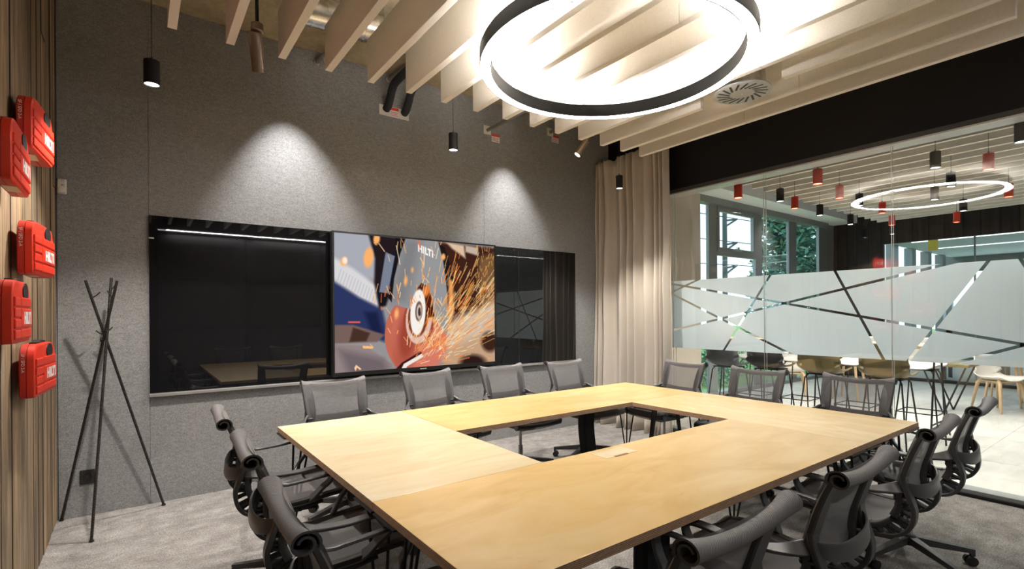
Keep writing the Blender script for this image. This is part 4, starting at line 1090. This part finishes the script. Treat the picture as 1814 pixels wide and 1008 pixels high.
def wood_chair(x, y, ang, label):
    t = thing('shell_chair', label, 'chair', (x, y, 0), math.radians(ang), 'white shell chairs with wooden legs')
    shell('seat_shell', 'white_shell', t, .455, .18, .33)
    for sx in (-1, 1):
        for sy in (-1, 1):
            g = G(); g.tube([(sx * .13, sy * .11, .46), (sx * .165, sy * .15, .40), (sx * .215, sy * .205, .0)], [.022, .024, .013], 10); g.build('leg', 'oak', t, True)
    G().rbox(-.15, .15, -.13, .13, .415, .438, .004).build('seat_frame', 'oak', t)
wood_chair(9.86, 1.70, 150, 'white shell chair with wooden legs at the right photo edge behind the glass')
wood_chair(8.72, 4.02, -60, 'white shell chair with wooden legs seen between two bar stools')
wood_chair(10.9, 1.35, 30, 'white shell chair farther back at the right edge, partly hidden')
def lounge_table(x, y, r, label, mat='white_shell'):
    t = thing('lounge_table', label, 'table', (x, y, 0)); g = G(); g.tube([(0, 0, .715), (0, 0, .72), (0, 0, .738), (0, 0, .742)], [r - .01, r, r, r - .006], 40); g.build('table_top', mat, t, True)
    for k in range(4):
        a = PI / 4 + PI / 2 * k; G().tube([(math.cos(a) * r * .45, math.sin(a) * r * .45, .715), (math.cos(a) * r * .72, math.sin(a) * r * .72, 0)], [.022, .014], 10).build('leg', 'oak', t, True)
lounge_table(10.55, 1.75, .40, 'round white table with wooden legs at the right photo edge')
lounge_table(9.35, 3.4, .36, 'round white table with wooden legs behind the bar stools')
t = thing('side_table', 'low brown table on thin crossed black legs behind the glass', 'table', (9.25, 2.12, 0))
G().rbox(-.28, .28, -.28, .28, .66, .70, .004).build('table_top', 'olive_shell', t)
for a, b_ in (((-.24, .24, .66), (-.24, .0, .0)), ((-.24, -.24, .66), (-.24, .0, .0)), ((.24, .24, .66), (.24, .0, .0)), ((.24, -.24, .66), (.24, .0, .0))):
    G().tube([a, b_], .011, 8).build('leg', 'black_metal', t, True)
t = thing('bench', 'blue grey bench in the room beyond the lounge', 'bench', (13.9, 2.75, 0))
G().rbox(-.3, .3, -.55, .55, .42, .48, .01).build('bench_seat', 'blue_grey', t)
for sx in (-.22, .22):
    for sy in (-.45, .45): G().box(sx - .03, sx + .03, sy - .03, sy + .03, 0, .42).build('leg', 'black_metal', t)

# ------------------------------------------------------------------ outside
lawn = G().box(5.0, 60, 5.25, 60, -.5, -.25).build('lawn', 'grass'); lawn['kind'] = 'structure'
path_ = G().box(5.0, 60, 5.2, 6.1, -.26, -.22).build('garden_path', 'pavement'); path_['kind'] = 'structure'
def tree(x, y, h, rr, label, n):
    t = thing('garden_tree', label, 'tree', (x, y, -.25), 0, 'trees outside the windows')
    g = G(); g.tube([(0, 0, 0), (.05, .02, h * .4), (0, 0, h * .95)], [.12, .09, .02], 10); g.build('trunk', 'bark', t, True)
    r_ = random.Random(int(x * 10)); g = G()
    for k in range(n):
        z = r_.uniform(.06, 1.0); rad = rr * (1.05 - .75 * z ** 1.5) * math.sqrt(r_.random()) ; a = r_.uniform(0, 2 * PI)
        c = Vector((math.cos(a) * rad, math.sin(a) * rad, z * h)); s = r_.uniform(.05, .12)
        u = Vector((r_.gauss(0, 1), r_.gauss(0, 1), r_.gauss(0, .6))).normalized(); w = u.cross(Vector((r_.gauss(0, 1), r_.gauss(0, 1), 1))).normalized()
        g.add([c - u * s * 1.6, c - w * s * .6, c + u * s * 1.6, c + w * s * .6], [(0, 1, 2, 3)])
    f = g.build('foliage', 'leaf_green', t); f['kind'] = 'stuff'
    return t
tree(17.3, 8.2, 6.2, 1.35, 'dense green tree filling the third window pane', 5200)
tree(20.9, 8.6, 6.6, 1.5, 'dense green tree filling the fourth window pane', 5200)
def bush(x, y, r, label, n=900):
    t = thing('garden_bush', label, 'bush', (x, y, -.25), 0, 'low bushes outside the windows'); r_ = random.Random(int(x * 7)); g = G()
    for k in range(n):
        a = r_.uniform(0, 2 * PI); q = r * math.sqrt(r_.random()); c = Vector((math.cos(a) * q, math.sin(a) * q, r_.uniform(.02, r * (1.1 - q / r * .5)))); s = r_.uniform(.02, .05)
        u = Vector((r_.gauss(0, 1), r_.gauss(0, 1), r_.gauss(0, 1))).normalized(); w = u.cross(Vector((.3, .5, 1))).normalized()
        g.add([c - u * s * 1.6, c - w * s * .6, c + u * s * 1.6, c + w * s * .6], [(0, 1, 2, 3)])
    f = g.build('leaves', 'leaf_green', t); f['kind'] = 'stuff'
    G().tube([(0, 0, 0), (0, 0, r * .6)], .02, 6).build('stem', 'bark', t)
bush(10.6, 7.0, .7, 'low green bush outside the window nearest the column'); bush(12.8, 8.0, .9, 'low green bush outside seen between the stool legs')
po = thing('overhead_line_mast', 'dark mast with three wire brackets seen through the opening window', 'mast', (23.5, 14.0, -.25))
G().tube([(0, 0, 0), (0, 0, 9)], [.14, .10], 10).build('pole', 'tower_grey', po, True)
for z in (6.15, 4.95, 3.78):
    g = G(); g.tube([(0, 0, z + .10), (1.3, .1, z + .32)], .05, 8); g.tube([(0, 0, z - .22), (1.25, .1, z + .30)], .05, 8); g.build('bracket', 'tower_grey', po, True)
    pts = [(-8 + 24 * k / 16, 0, z + .28 + .02 * (-8 + 24 * k / 16) - .004 * 0) for k in range(17)]
    G().tube(pts, .022, 6).build('wire', 'tower_grey', po, True)
